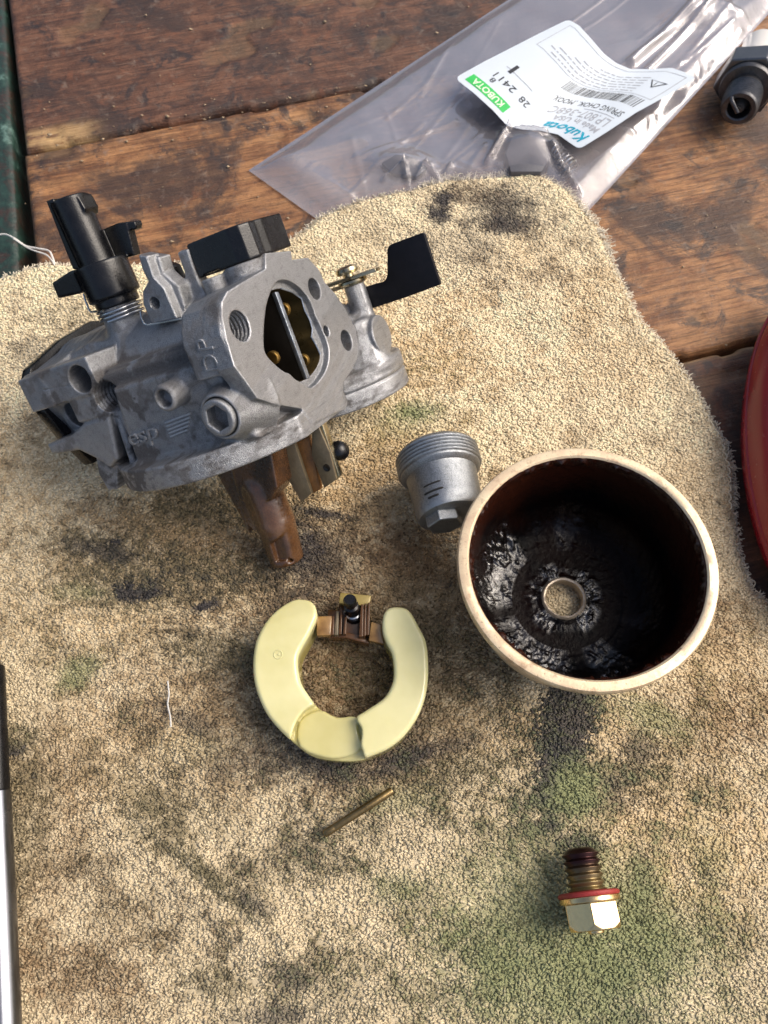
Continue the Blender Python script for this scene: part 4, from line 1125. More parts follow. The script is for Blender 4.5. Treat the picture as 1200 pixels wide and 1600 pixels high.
lathe('drain_hole_rim', [(0.42, -2.73), (0.42, -2.50), (0.435, -2.455), (0.47, -2.44), (0.505, -2.47), (0.53, -2.54)], [simple('bare_hole_metal', (0.45, 0.38, 0.30), 0.4, 0.5, 0.5, 18, 0.4)], bowl, 64, noise=lambda i, a, r, z: 0.012 * (fbm(a * 5, a * 0 + i, 3, 2) - 0.5) * 2)

# ================================================================== SEDIMENT CUP (threaded plug lying on its side)
ax_p = Vector((0.17, -0.98, 0.10)).normalized()
pc = at(686, 728, 1.45)
cup = empty('sediment_cup', mat=frame(pc, ax_p, (0, 0, 1)))
tag(cup, 'small grey metal threaded cup lying on the cloth against the bowl', 'threaded cup')
prof = [(0.0, 0.1), (0.78, 0.1), (0.80, -0.30), (0.86, -0.36), (0.93, -0.36), (0.965, -0.32)]
zc = -0.30
for i_ in range(5):
    prof += [(0.985, zc + 0.02), (1.005, zc + 0.045), (0.985, zc + 0.075), (0.955, zc + 0.09)]; zc += 0.092
prof += [(0.955, zc + 0.02), (0.95, zc + 0.05), (0.90, zc + 0.10), (0.84, zc + 0.14), (0.83, zc + 0.2), (0.80, zc + 0.85), (0.785, zc + 1.12), (0.74, zc + 1.20), (0.62, zc + 1.24), (0.2, zc + 1.25), (0.0, zc + 1.25)]
lathe('cup_body', prof, [M['plug']], cup, 96, sharp=30)
zh = zc + 1.22
vv = Vol((-0.7, -0.7, zh - 0.1), (0.7, 0.7, zh + 0.4), 0.02)
vv.prism([(0.42 * math.cos(math.radians(t + 20)) + 0.12, 0.42 * math.sin(math.radians(t + 20)) + 0.2) for t in range(0, 360, 60)], (0, 1), zh - 0.08, zh + 0.26, 0.03, 0)
vol_obj('hex_end', vv, [M['plug']], cup)
dk = simple('slot_shade', (0.02, 0.018, 0.016), 0.7, 0.2)  # dark beads on the cup wall paint the shade of its slots
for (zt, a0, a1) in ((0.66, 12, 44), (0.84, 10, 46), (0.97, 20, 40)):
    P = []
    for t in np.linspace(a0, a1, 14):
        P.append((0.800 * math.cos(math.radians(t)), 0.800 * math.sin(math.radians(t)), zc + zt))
    o = tube('painted_slot', P, [0.008] + [0.026] * 12 + [0.008], dk, cup, 6)

# ================================================================== FLOAT
def cream():
    m = MT('cream_float_plastic'); v = m.tc()
    a = m.noise(v, 0.5, 4); b = m.noise(v, 5, 3)
    c = m.ramp(a, [(0.35, (0.60, 0.56, 0.27)), (0.6, (0.72, 0.68, 0.38))])
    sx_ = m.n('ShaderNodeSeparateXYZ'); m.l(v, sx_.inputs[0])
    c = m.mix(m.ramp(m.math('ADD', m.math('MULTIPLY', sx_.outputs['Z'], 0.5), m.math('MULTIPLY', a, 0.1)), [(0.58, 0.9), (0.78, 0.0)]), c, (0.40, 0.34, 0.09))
    m.set(Base_Color=c, Roughness=m.ramp(b, [(0.35, 0.09), (0.7, 0.2)]), Subsurface_Weight=0.2, Subsurface_Scale=0.25, Coat_Weight=0.3, Coat_Roughness=0.08)
    m.b.inputs['Subsurface Radius'].default_value = (0.8, 0.6, 0.25)
    m.bump(m.noise(v, 3, 3), 0.08, 0.05); return m.m
ZT = 1.62
fo = at(532, 1062, ZT)
flo = empty('carburetor_float', (fo[0], fo[1], 0.0))
tag(flo, 'cream horseshoe shaped plastic float with brown hinge tab and black needle', 'float')
def cF(x, y): return (x / 3.75 + 380, y / 3.75 + 900)
def FP(pts, z): return [tuple(at(*cF(*p), z)[:2] - fo[:2]) for p in pts]
OUT = [(300, 122), (370, 128), (405, 148), (425, 185), (430, 235), (405, 300), (375, 360), (335, 430), (318, 480), (322, 560), (340, 630), (385, 700), (428, 755), (480, 790), (560, 820), (650, 820), (740, 770), (830, 705), (875, 620), (882, 540), (870, 450), (835, 380), (815, 310), (820, 225), (850, 185), (890, 175), (945, 180), (985, 210), (1030, 290), (1070, 370), (1085, 470), (1085, 600), (1065, 720), (1020, 830), (940, 940), (850, 1010), (760, 1050), (680, 1075), (590, 1080), (480, 1070), (390, 1045), (290, 975), (200, 890), (130, 800), (80, 690), (55, 580), (55, 460), (80, 350), (145, 240), (220, 165)]
vf = Vol((-2.6, -2.6, 0.3), (2.6, 2.6, 1.9), 0.026)
op = smooth_loop(FP(OUT, ZT), 4)
vf.prism(op, (0, 1), 0.50, ZT - 0.04, 0.10, 0.0)
# lower bridge at the bottom
vf.prism(smooth_loop(FP([(420, 745), (350, 790), (300, 870), (275, 960), (250, 1100), (700, 1150), (705, 1045), (690, 990), (695, 900), (670, 850), (655, 800), (600, 700), (480, 700)], ZT), 3), (0, 1), ZT - 0.40, 2.5, 0.0, 0.05, 'cut')
vf.prism(smooth_loop(FP([(330, 850), (445, 785), (545, 828), (655, 822), (672, 900), (690, 1010), (600, 1060), (480, 1065), (330, 1000)], ZT - 0.3), 3), (0, 1), 0.8, ZT - 0.32, 0.05, 0.05)
# sloping flat on the left horn
nvec = np.array([at(*cF(240, 100), ZT)[0] - at(*cF(275, 250), ZT)[0], at(*cF(240, 100), ZT)[1] - at(*cF(275, 250), ZT)[1], 0]); nvec /= np.linalg.norm(nvec)
pt = at(*cF(260, 252), ZT) - np.array([fo[0], fo[1], 0])
n3_ = nvec * 0.34 + np.array([0, 0, 0.94])
keep = vf.F.copy()
vf.half(tuple(n3_), float(n3_ @ (pt + np.array([0, 0, -0.05]))), 0.05)
X_ = vf.ax[0].reshape(-1, 1, 1) + 0 * vf.ax[1].reshape(1, -1, 1) + 0 * vf.ax[2].reshape(1, 1, -1)
vf.F = np.where(X_ < -0.1, vf.F, keep).astype(np.float32)
q_ = at(*cF(203, 458), ZT) - np.array([fo[0], fo[1], 0])
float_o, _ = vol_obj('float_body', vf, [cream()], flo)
tq = lathe('moulded_ring', [(0.075, 0.0), (0.082, 0.012), (0.096, 0.012), (0.105, 0.0)], [float_o.data.materials[0]], flo, 32, loc=(q_[0], q_[1], ZT - 0.042))
lathe('moulded_dot', [(0, 0.012), (0.02, 0.01), (0.03, 0.0)], [float_o.data.materials[0]], flo, 16, loc=(q_[0] + 0.01, q_[1], ZT - 0.042))
def amber():
    m = MT('amber_plastic'); v = m.tc(); a = m.noise(v, 1.6, 4)
    c = m.ramp(a, [(0.35, (0.17, 0.085, 0.022)), (0.6, (0.38, 0.22, 0.07))])
    m.set(Base_Color=c, Roughness=0.22, Coat_Weight=0.4); m.bump(m.noise(v, 9, 3), 0.15, 0.03); return m.m
AM = amber()
def fpr(name, pts, z0, z1, mat, bev=0.02): return prism(name, FP(pts, z1), (0, 1), z0, z1, mat, flo, bev)
fpr('hinge_tab', [(430, 235), (520, 232), (512, 348), (430, 350)], 1.12, 1.34, AM, 0.03)
fpr('hinge_tab', [(750, 265), (825, 290), (825, 400), (735, 378)], 1.12, 1.32, AM, 0.03)
DA = simple('dark_amber', (0.09, 0.04, 0.013), 0.2, 0.1, 0.1, 12, 0.4)
fpr('hinge_bridge', [(495, 195), (560, 200), (565, 95), (740, 108), (745, 265), (740, 385), (560, 352), (495, 345)], 0.80, 0.98, DA, 0.03)
fpr('hinge_top', [(568, 96), (752, 112), (735, 178), (560, 160)], 0.98, 1.22, simple('olive_amber', (0.32, 0.24, 0.07), 0.22, 0.1, 0.1, 10, 0.3), 0.03)
fpr('hinge_bridge', [(500, 345), (600, 330), (690, 345), (740, 380), (735, 398), (600, 362), (500, 362)], 0.75, 1.12, DA, 0.02)
for (x0, x1, y0, y1) in ((520, 535, 235, 345), (545, 560, 205, 345), (570, 580, 195, 340), (596, 606, 240, 340), (690, 705, 165, 355), (712, 722, 160, 350), (730, 742, 155, 345)):
    fpr('hinge_fin', [(x0, y0), (x1, y0), (x1 - 4, y1), (x0 - 12, y1)], 0.9, 1.30, M['tan'] if x0 % 2 else DA, 0.012)
np0 = at(*cF(650, 235), 0.95) - np.array([fo[0], fo[1], 0]); np1 = at(*cF(622, 135), 1.75) - np.array([fo[0], fo[1], 0])
nd_ = empty('needle_valve', mat=None); nd_.parent = flo; nd_.matrix_local = frame(np0, np1 - np0)
ln2 = float(np.linalg.norm(np1 - np0))
lathe('needle_body', [(0, -0.1), (0.20, -0.1), (0.205, 0.08), (0.185, 0.12), (0.165, 0.13), (0.165, ln2 * 0.62), (0.12, ln2 * 0.66), (0.12, ln2 * 0.72), (0.145, ln2 * 0.74), (0.145, ln2 - 0.05), (0.12, ln2), (0, ln2)], [M['black']], nd_, 32)
lathe('needle_spring', [(0.165, 0.20), (0.195, 0.22), (0.165, 0.24)], [M['steel']], nd_, 32)

# ================================================================== HINGE PIN
pp0, pp1 = at(507, 1303, 0.56), at(613, 1235, 0.56)
pin = empty('hinge_pin', mat=frame(pp0, pp1 - pp0)); LL = float(np.linalg.norm(pp1 - pp0))
tag(pin, 'thin brass coloured hinge pin lying on the cloth below the float', 'pin')
lathe('pin_rod', [(0, -0.02), (0.05, -0.02), (0.078, 0.01), (0.084, 0.04), (0.084, 0.22), (0.080, 0.24), (0.084, 0.26), (0.084, LL - 0.04), (0.07, LL), (0, LL)], [simple('brassy_steel', (0.22, 0.155, 0.07), 0.3, 0.9, 0.2, 12, 0.5)], pin, 24)

# ================================================================== DRAIN BOLT
ax_b = Vector((0.10, -0.985, 0.13)).normalized()
bo = at(920, 1400, 1.02)
bolt = empty('drain_bolt', mat=frame(bo, ax_b, (0, 0, 1)))
tag(bolt, 'short hex head drain bolt with red washer lying on the green stained cloth', 'bolt')
tp = [(0, -0.88), (0.22, -0.88), (0.30, -0.83)]
z = -0.81
while z < -0.16:
    tp += [(0.315, z), (0.38, z + 0.05), (0.38, z + 0.06), (0.315, z + 0.115)]; z += 0.13
tp += [(0.32, -0.1), (0.32, 0.0)]
TM = MT('oily_bolt_thread'); tv_ = TM.tc(); sx2 = TM.n('ShaderNodeSeparateXYZ'); TM.l(tv_, sx2.inputs[0])
TM.set(Base_Color=TM.ramp(TM.math('ADD', sx2.outputs['Z'], 1.0), [(0.40, (0.04, 0.016, 0.016)), (0.75, (0.26, 0.20, 0.10))]), Metallic=0.85, Roughness=0.3)
TM.bump(TM.noise(tv_, 14, 3), 0.2, 0.02)
lathe('thread', tp, [TM.m], bolt, 56, sharp=50)
lathe('red_washer', [(0.34, -0.085), (0.56, -0.085), (0.60, -0.06), (0.61, -0.02), (0.59, 0.01), (0.34, 0.01)], [simple('red_fibre', (0.28, 0.025, 0.022), 0.5, 0, 0.2, 20, 0.25)], bolt, 72)
ZB = simple('bolt_zinc', (0.74, 0.54, 0.27), 0.24, 1.0, 0.15, 9, 0.16)
vb = Vol((-0.75, -0.75, -0.05), (0.75, 0.75, 1.1), 0.018)
vb.cyl(2, (0, 0), 0.60, 0.01, 0.12, 0.02, 0.0)
vb.prism([(0.565 * math.cos(math.radians(t + 13)), 0.565 * math.sin(math.radians(t + 13))) for t in range(0, 360, 60)], (0, 1), 0.05, 0.60, 0.015, 0.03)
vb2 = Vol((-0.75, -0.75, -0.05), (0.75, 0.75, 1.1), 0.018)
vb2.cyl(2, (0, 0), 0.70, -0.1, 0.30, 0.0, 0.0); vb2.cyl(2, (0, 0), 0.70, 0.28, 0.62, 0.0, 0.0, R2=0.48)
vb.F = np.maximum(vb.F, vb2.F)
vb.cyl(2, (0, 0), 0.16, 0.60, 0.66, 0.02, 0.02)
vol_obj('hex_head', vb, [ZB], bolt)

# ================================================================== SPARK PLUG
sp0 = at(1154, 170, 0.92)
plug = empty('spark_plug', mat=frame(sp0, (0.40, 0.90, -0.10), (0, 0, 1)) @ Matrix.Diagonal((0.92, 0.92, 0.80, 1)))
tag(plug, 'sooty spark plug with white insulator at the right edge beside the plastic bag', 'spark plug')
DS = simple('sooty_steel', (0.10, 0.10, 0.105), 0.4, 0.8, 0.3, 14, 0.5)
sp_ = [(0.36, 0.5), (0.36, 0.02), (0.40, -0.02), (0.52, -0.02), (0.55, 0.02)]
z = 0.06
while z < 0.95:
    sp_ += [(0.555, z), (0.60, z + 0.045), (0.60, z + 0.06), (0.555, z + 0.10)]; z += 0.115
sp_ += [(0.55, 1.0), (0.55, 1.18), (0.80, 1.22), (0.84, 1.30), (0.84, 1.42), (0.78, 1.48)]
lathe('threaded_shell', sp_, [DS], plug, 72, sharp=40)
vh = Vol((-1.2, -1.2, 1.3), (1.2, 1.2, 2.6), 0.03)
vh.prism([(1.06 * math.cos(math.radians(t + 10)), 1.06 * math.sin(math.radians(t + 10))) for t in range(0, 360, 60)], (0, 1), 1.45, 2.35, 0.05, 0)
vol_obj('hex_shell', vh, [simple('plug_steel', (0.15, 0.155, 0.165), 0.35, 0.9, 0.2, 14)], plug)
lathe('insulator', [(0.72, 2.2), (0.66, 2.4), (0.62, 2.5), (0.60, 4.2), (0.4, 4.6), (0, 4.6)], [simple('white_ceramic', (0.78, 0.77, 0.74), 0.15, 0, 0, 10, 0.04)], plug, 48)
lathe('inner_insulator', [(0.35, 0.5), (0.2, 0.3), (0.17, 0.05), (0.14, 0.0), (0.09, 0.0), (0.09, -0.12), (0, -0.12)], [simple('sooty_ceramic', (0.05, 0.045, 0.04), 0.6)], plug, 32)
tube('ground_strap', spline([(0.30, -0.34, 0.05), (0.28, -0.33, -0.14), (0.22, -0.24, -0.22), (0.0, 0.0, -0.24)], 5), 0.07, DS, plug, 8)

# ================================================================== RED TANK at the right edge
def red_mat():
    m = MT('glossy_red_paint'); v = m.tc(); a = m.noise(v, 0.6, 5); b = m.noise(v, 8, 4)
    m.set(Base_Color=m.ramp(a, [(0.35, (0.19, 0.004, 0.014)), (0.65, (0.24, 0.006, 0.018))]), Roughness=m.ramp(b, [(0.35, 0.22), (0.7, 0.28)]))
    return m.m
rc = at(1312, 690, 1.4)
red = empty('red_housing', (rc[0], rc[1], 0.1)); tag(red, 'glossy dark red rounded metal housing cut off by the right edge', 'housing')
rp = [(0.0, 2.35), (0.8, 2.30), (1.4, 2.12), (1.85, 1.82), (2.12, 1.42), (2.20, 1.05), (2.20, 0.86), (2.12, 0.50), (1.9, 0.22), (1.6, 0.10), (0, 0.08)]
ro = lathe('red_shell', [(r, z) for r, z in rp], [red_mat()], red, 128, sharp=60)
ro.scale = (0.94, 2.2, 0.95); ro.rotation_euler = (0, 0, math.radians(-8))
seamr = lathe('seam_bead', [(2.20, 0.86), (2.235, 0.90), (2.24, 0.96), (2.235, 1.02), (2.20, 1.06)], [ro.data.materials[0]], red, 128)
seamr.scale = ro.scale; seamr.rotation_euler = ro.rotation_euler

# ================================================================== CHROME TOOL at the left edge
t0, t1 = at(-14, 1040, 0.80), at(6, 1600, 0.80)
tdir = (t1 - t0) / np.linalg.norm(t1 - t0); tl_ = float(np.linalg.norm(at(-0.5, 1236, 0.80) - t0))
tool = empty('chrome_tool', mat=frame(t0, tdir)); tag(tool, 'polished chrome rod tool with black grip end at the left edge', 'hand tool')
lathe('black_grip', [(0, -0.02), (0.22, 0.0), (0.28, 0.06), (0.285, 0.2), (0.285, tl_ - 0.03), (0.27, tl_)], [M['black']], tool, 48)
lathe('chrome_shaft', [(0.26, tl_), (0.30, tl_ + 0.015), (0.305, tl_ + 0.06), (0.34, 14), (0, 14)], [simple('chrome', (0.24, 0.25, 0.28), 0.24, 1.0, 0.03, 6, 0.08)], tool, 64)

# ================================================================== PLASTIC BAG
def bag_mat():
    m = MT('clear_polythene'); v = m.tc()
    t = m.t
    a = m.noise(v, 0.55, 4, 0.6, 0.8); b = m.noise(v, 2.2, 4, 0.6, 1.0)
    gl = m.n('ShaderNodeBsdfGlossy'); gl.inputs['Roughness'].default_value = 0.13; gl.inputs['Color'].default_value = (0.55, 0.54, 0.55, 1)
    df = m.n('ShaderNodeBsdfDiffuse'); df.inputs['Color'].default_value = (0.56, 0.53, 0.55, 1)
    tr = m.n('ShaderNodeBsdfTransparent'); tr.inputs['Color'].default_value = (0.93, 0.93, 0.95, 1)
    bp_ = m.n('ShaderNodeBump'); bp_.inputs['Strength'].default_value = 0.35; bp_.inputs['Distance'].default_value = 0.05
    m.l(m.math('ADD', a, m.math('MULTIPLY', b, 0.35)), bp_.inputs['Height'])
    m.l(bp_.outputs[0], gl.inputs['Normal'])
    m1 = m.n('ShaderNodeMixShader'); m.l(m.ramp(a, [(0.3, 0.17), (0.7, 0.30)]), m1.inputs[0]); m.l(tr.outputs[0], m1.inputs[1]); m.l(df.outputs[0], m1.inputs[2])
    fr_ = m.n('ShaderNodeLayerWeight'); fr_.inputs['Blend'].default_value = 0.28; m.l(bp_.outputs[0], fr_.inputs['Normal'])
    m2 = m.n('ShaderNodeMixShader'); m.l(m.math('ADD', m.math('MULTIPLY', fr_.outputs['Fresnel'], 0.35), 0.03), m2.inputs[0]); m.l(m1.outputs[0], m2.inputs[1]); m.l(gl.outputs[0], m2.inputs[2])
    m.l(m2.outputs[0], m.out.inputs['Surface']); return m.m
BG = bag_mat()
bag = empty('plastic_bag', at(700, 170, 0.1)); tag(bag, 'clear plastic parts bag with a white printed label, tucked under the cloth', 'plastic bag')
bpy.context.view_layer.update()
bA, bB, bC, bD = [at(x, y, 0.1)[:2] for x, y in ((388, 265), (1060, -176), (1330, -120), (745, 520))]
def bagz(x, y, top):
    z0 = 0.10 + (0.16 if top else 0.0)
    r1 = fbm(x * 0.35 + y * 0.2, y * 0.30, 41, 3); r2 = 1 - np.abs(2 * fbm(x * 0.5 - y * 0.35, y * 0.55 + x * 0.3, 43, 3) - 1)
    r3 = 1 - np.abs(2 * fbm(x * 1.3 + 5, y * 1.3, 47, 3) - 1)
    z = z0 + (0.26 * r1) * (1.0 if top else 0.25)
    # heap over the bracket and springs inside, sharp crumples beside them
    for (px, py, rx, ry, k) in ((628, 262, 0.8, 0.45, 0.35), (825, 240, 1.1, 0.7, 0.55), (1085, 20, 1.6, 0.8, 0.3)):
        c = at(px, py, 0.3); z = z + (k if top else 0) * np.exp(-(((x - c[0]) / rx) ** 2 + ((y - c[1]) / ry) ** 2))
    if top:
        def line(a, b, w, k):
            p, q = at(*a, 0.4)[:2], at(*b, 0.4)[:2]; e = q - p; t = np.clip(((x - p[0]) * e[0] + (y - p[1]) * e[1]) / (e @ e), 0, 1)
            return k * np.exp(-(np.hypot(x - p[0] - e[0] * t, y - p[1] - e[1] * t) / w) ** 2)
        rl = random.Random(4); cre = []
        for _ in range(60):
            a0 = (rl.uniform(430, 1150), 0); a0 = (a0[0], 330 - (a0[0] - 430) * 0.36 + rl.uniform(-120, 60)); an = rl.choice([-0.55, -0.7, 0.5, 1.2, -1.0]) + rl.uniform(-.2, .2); le = rl.uniform(40, 190)
            cre.append((a0, (a0[0] + le * math.cos(an), a0[1] + le * math.sin(an)), rl.uniform(.025, .08), rl.uniform(.01, .05)))
        for a, b, w, k in tuple(cre) + (((985, 100), (1085, 12), .14, .22), ((1010, 112), (1110, 10), .10, .12), ((400, 262), (560, 220), .3, .08), ((1095, 150), (1165, 40), .10, .22), ((905, 320), (1095, 150), .12, .08), ((760, 260), (790, 215), .07, .3), ((790, 215), (850, 222), .07, .2), ((600, 285), (630, 268), .05, .25), ((630, 268), (640, 296), .05, .2), ((640, 296), (665, 262), .05, .2), ((665, 262), (690, 282), .05, .2), ((690, 282), (705, 258), .05, .2), ((858, 240), (885, 275), .07, .25), ((885, 275), (905, 300), .06, .2), ((470, 180), (760, 20), .2, .06), ((880, 215), (960, 190), .1, .12)):
            z = z + line(a, b, w, k)
    return z
def bag_sheet(name, top, nu=300, nv=130):
    U, Vv = np.meshgrid(np.linspace(0, 1, nu), np.linspace(0, 1, nv), indexing='ij')
    P = (1 - U)[..., None] * ((1 - Vv)[..., None] * bA + Vv[..., None] * bD) + U[..., None] * ((1 - Vv)[..., None] * bB + Vv[..., None] * bC)
    x, y = P[..., 0].ravel(), P[..., 1].ravel()
    e = np.minimum(np.minimum(U, 1 - U) * 18, np.minimum(Vv, 1 - Vv) * 9).ravel()
    m_ = sm(0.0, 0.9, e)
    z = 0.06 * (1 - m_) + bagz(x, y, top) * m_ + (0.015 if top else 0.0)
    # under the cloth the bag is pressed flat
    dc = poly_sdf(x, y, cpoly)
    pz = sm(0.25, -0.35, dc)
    z = z * (1 - pz) + (0.05 + (0.02 if top else 0)) * pz
    z = z + 0.0
    i = np.arange(nu - 1)[:, None] * nv + np.arange(nv - 1)[None]
    Q = np.stack([i, i + nv, i + nv + 1, i + 1], -1).reshape(-1, 4)
    o = mesh_obj(name, np.stack([x, y, z], -1), Q, BG, None, True); child_keep(o, bag); return o
bag_sheet('lower_film', False); bag_sheet('upper_film', True)

# things inside the bag
def inbag(name, pts, z0, z1, mat, lab, cat):
    P = [tuple(at(*p, z1)[:2]) for p in pts]
    o = prism(name, P, (0, 1), z0, z1, mat, None, 0.04); tag(o, lab, cat); return o
inbag('dark_clip', [(596, 254), (618, 240), (650, 244), (668, 262), (650, 276), (612, 270)], 0.14, 0.30, simple('dark_blue_steel', (0.03, 0.04, 0.06), 0.4, 0.5, 0.1, 12), 'dark blue clip inside the clear bag, left of the grey block', 'clip')
inbag('grey_block', [(800, 214), (846, 208), (862, 244), (846, 268), (798, 268), (790, 238)], 0.12, 0.50, simple('grey_foam', (0.10, 0.10, 0.115), 0.6, 0, 0.3, 10), 'dark grey block inside the clear bag next to the label', 'block')
coil = []
c0_, c1_ = at(868, 232, 0.3), at(895, 262, 0.3)
for i in range(0, 7 * 18 + 1):
    t = i / (7 * 18); a = 2 * math.pi * i / 18
    dr = (c1_ - c0_) / np.linalg.norm(c1_ - c0_); sd = np.array([-dr[1], dr[0], 0])
    coil.append(c0_ + (c1_ - c0_) * t + sd * 0.2 * math.cos(a) + np.array([0, 0, 0.17]) * math.sin(a))
o = tube('coil_spring', coil, 0.028, M['steel'], None, 6); tag(o, 'small steel coil spring inside the clear bag below the label corner', 'spring')

# ------------------------------------------------------------------ label on the bag
TOPE = [(710, 122), (740, 145), (770, 172), (792, 196), (815, 202), (845, 204), (872, 210), (889, 222), (905, 233)]   # left corner -> bottom corner
BOTE = [(888, 30), (905, 40), (925, 62), (944, 84), (962, 98), (985, 108), (1015, 108), (1050, 106), (1090, 120)]          # top corner -> right corner
LEFTE = [(710, 122), (755, 97), (800, 74), (845, 51), (888, 30)]
RIGHTE = [(905, 233), (950, 205), (995, 175), (1045, 148), (1090, 120)]
def plin(P, t):
    P = np.array(P, float); k = np.linspace(0, 1, len(P)); return np.stack([np.interp(t, k, P[:, 0]), np.interp(t, k, P[:, 1])], -1)
def label_pt(a, b, lift=0.0):
    """a: 0..1 along the reading direction, b: 0..1 from the text's foot (far edge) to its head"""
    a = np.asarray(a, float); b = np.asarray(b, float)
    s = 1 - a; t = 1 - b                                     # s: left corner -> bottom corner ; t: head edge -> foot edge
    A, B = plin(TOPE, s), plin(BOTE, s); C1, D1 = plin(LEFTE, t), plin(RIGHTE, t)
    c00, c10, c01, c11 = [np.array(q, float) for q in (TOPE[0], TOPE[-1], BOTE[0], BOTE[-1])]
    S, T = s[..., None], t[..., None]
    P = (1 - T) * A + T * B + (1 - S) * C1 + S * D1 - ((1 - S) * (1 - T) * c00 + S * (1 - T) * c10 + (1 - S) * T * c01 + S * T * c11)
    z = 0.82 + 0.16 * np.cos((s - 0.12) * 6.0) * (1 - 0.2 * t) + 0.12 * t + lift
    d = RIGHT * ((P[..., 0] - 600) / F)[..., None] + UP * ((800 - P[..., 1]) / F)[..., None] + FWD
    return CAM + d * ((z - H) / d[..., 2])[..., None]
lab = empty('paper_label', label_pt(0.5, 0.5)); bpy.context.view_layer.update()
tag(lab, 'white printed parts label with blue and green print stuck on the clear bag', 'label')
na, nb = 60, 40
A_, B_ = np.meshgrid(np.linspace(0, 1, na), np.linspace(0, 1, nb), indexing='ij')
def rc_(a, b, r=0.04):
    # round the corners by pulling the border in
    ca = np.clip(np.abs(a - 0.5) - (0.5 - r), 0, r) / r; cb = np.clip(np.abs(b - 0.5) - (0.5 - r), 0, r) / r
    k = np.sqrt(ca * ca + cb * cb); k = np.where(k > 1, k, 1)
    return 0.5 + np.sign(a - 0.5) * (np.abs(a - 0.5) - (ca - ca / k) * r), 0.5 + np.sign(b - 0.5) * (np.abs(b - 0.5) - (cb - cb / k) * r)
ra, rb = rc_(A_, B_)
i = np.arange(na - 1)[:, None] * nb + np.arange(nb - 1)[None]
Ql = np.stack([i, i + nb, i + nb + 1, i + 1], -1).reshape(-1, 4)
PL = label_pt(ra, rb).reshape(-1, 3)
o = mesh_obj('label_paper', np.concatenate([PL, PL - [0, 0, 0.012]]), np.concatenate([Ql, Ql[:, ::-1] + na * nb]), simple('label_white', (0.62, 0.68, 0.73), 0.4, 0, 0, 10, 0.02), None, True); child_keep(o, lab)
INK = simple('black_ink', (0.03, 0.03, 0.035), 0.5); GINK = simple('grey_ink', (0.36, 0.37, 0.40), 0.5); BINK = simple('blue_ink', (0.0, 0.32, 0.46), 0.5); GRN = simple('green_ink', (0.04, 0.50, 0.10), 0.5); WINK = simple('pale_ink', (0.70, 0.85, 0.60), 0.5)
asp = 1.0
def on_label(name, a, b, faces, mat, lift=0.008, sub=True):
    bm = bmesh.new(); vs = [bm.verts.new((float(x), float(y), 0)) for x, y in zip(a, b)]
    for f in faces:
        try: bm.faces.new([vs[k] for k in f])
        except ValueError: pass
    bmesh.ops.triangulate(bm, faces=bm.faces)
    for _ in range(4 if sub else 0):
        es = [e for e in bm.edges if e.calc_length() > 0.04]
        if not es: break
        bmesh.ops.subdivide_edges(bm, edges=es, cuts=1)
        bmesh.ops.triangulate(bm, faces=bm.faces)
    P = np.array([tuple(q.co) for q in bm.verts]).reshape(-1, 3)
    bm.verts.index_update(); Fs = [tuple(q.index for q in f.verts) for f in bm.faces]; bm.free()
    W = label_pt(P[:, 0], P[:, 1], lift)
    o = mesh_obj(name, W, Fs, mat, None, False); child_keep(o, lab); return o
def lab_text(txt, a, b, size, mat, width=None, shear=0, lift=0.008, off=0.0, sy=1.0):
    V, Fc = text_mesh(txt, size, shear=shear, res=2, off=off)
    if width: V[:, 0] *= width / (V[:, 0].max() - V[:, 0].min())
    return on_label('printed_text', a + V[:, 0], b + V[:, 1] * sy, Fc, mat, lift, False)
def lab_rect(a0, b0, a1, b1, mat, lift=0.006, name='printed_bar', slant=0):
    return on_label(name, [a0, a1, a1 + slant, a0 + slant], [b0, b0, b1, b1], [(0, 1, 2, 3)], mat, lift)
lab_text('Kubota', 0.045, 0.865, 0.13, BINK, 0.36, 0.25, off=0.003)
lab_text('Made in USA', 0.05, 0.765, 0.085, GINK, 0.36, off=0.001)
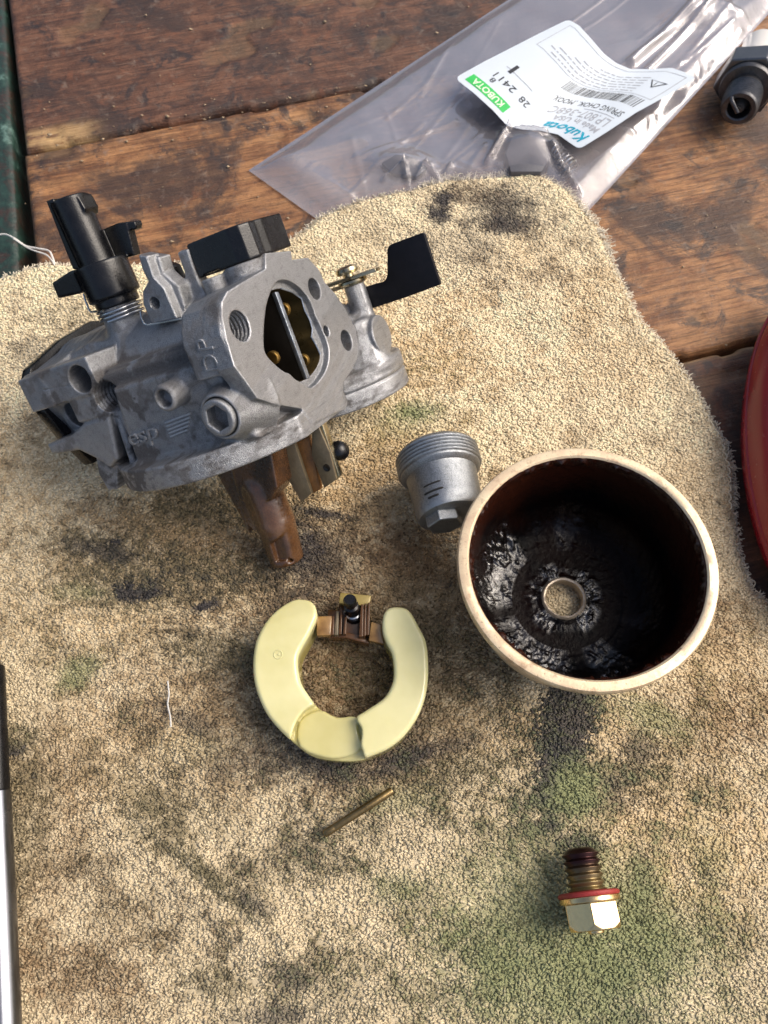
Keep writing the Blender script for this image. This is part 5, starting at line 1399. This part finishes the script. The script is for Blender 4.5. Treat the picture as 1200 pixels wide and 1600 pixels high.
lab_text('LP.807-368C', 0.05, 0.655, 0.125, GINK, 0.44)
lab_text('SPRING CHOK. ,MOOX.', 0.045, 0.545, 0.085, INK, 0.52)
lab_rect(0.06, 0.628, 0.30, 0.634, GINK)
lab_rect(0.70, 0.875, 0.965, 0.955, GRN, name='green_box')
lab_text('KUBOTA', 0.735, 0.892, 0.072, WINK, 0.20, lift=0.012, off=0.002)
lab_text('28  2411', 0.635, 0.74, 0.075, INK, 0.26)
lab_text('8', 0.86, 0.80, 0.06, INK)
lab_text('1', 0.83, 0.60, 0.12, INK, off=0.004)
lab_rect(0.70, 0.655, 0.90, 0.660, GINK)
rb2 = random.Random(5); x_ = 0.05
while x_ < 0.60:
    w2_ = rb2.choice([0.003, 0.003, 0.006, 0.010]); lab_rect(x_, 0.375, x_ + w2_, 0.475, INK, name='barcode_bar'); x_ += w2_ + rb2.choice([0.004, 0.006, 0.010])
for k in range(6):
    yy = 0.315 - k * 0.038
    xq = 0.17; xe = 0.17 + [0.62, 0.66, 0.6, 0.5, 0.5, 0.34][k]
    while xq < xe:
        wq = rb2.uniform(0.012, 0.06); lab_rect(xq, yy + 0.004, xq + wq, yy + 0.013, GINK, name='small_print'); xq += wq + 0.012
def ring_rect(a0, b0, a1, b1, w, mat):
    lab_rect(a0, b0, a1, b0 + w, mat); lab_rect(a0, b1 - w, a1, b1, mat); lab_rect(a0, b0 + w, a0 + w, b1 - w, mat); lab_rect(a1 - w, b0 + w, a1, b1 - w, mat)
ring_rect(0.03, 0.04, 0.93, 0.355, 0.004, GINK)
tri_o = [(0.06, 0.16), (0.15, 0.16), (0.105, 0.25)]; tri_i = [(0.071, 0.167), (0.139, 0.167), (0.105, 0.236)]
on_label('warning_triangle', [p[0] for p in tri_o + tri_i], [p[1] for p in tri_o + tri_i], [(0, 1, 4, 3), (1, 2, 5, 4), (2, 0, 3, 5)], INK, 0.009, False)
lab_rect(0.103, 0.19, 0.107, 0.222, INK, 0.009); lab_rect(0.103, 0.178, 0.107, 0.183, INK, 0.009)
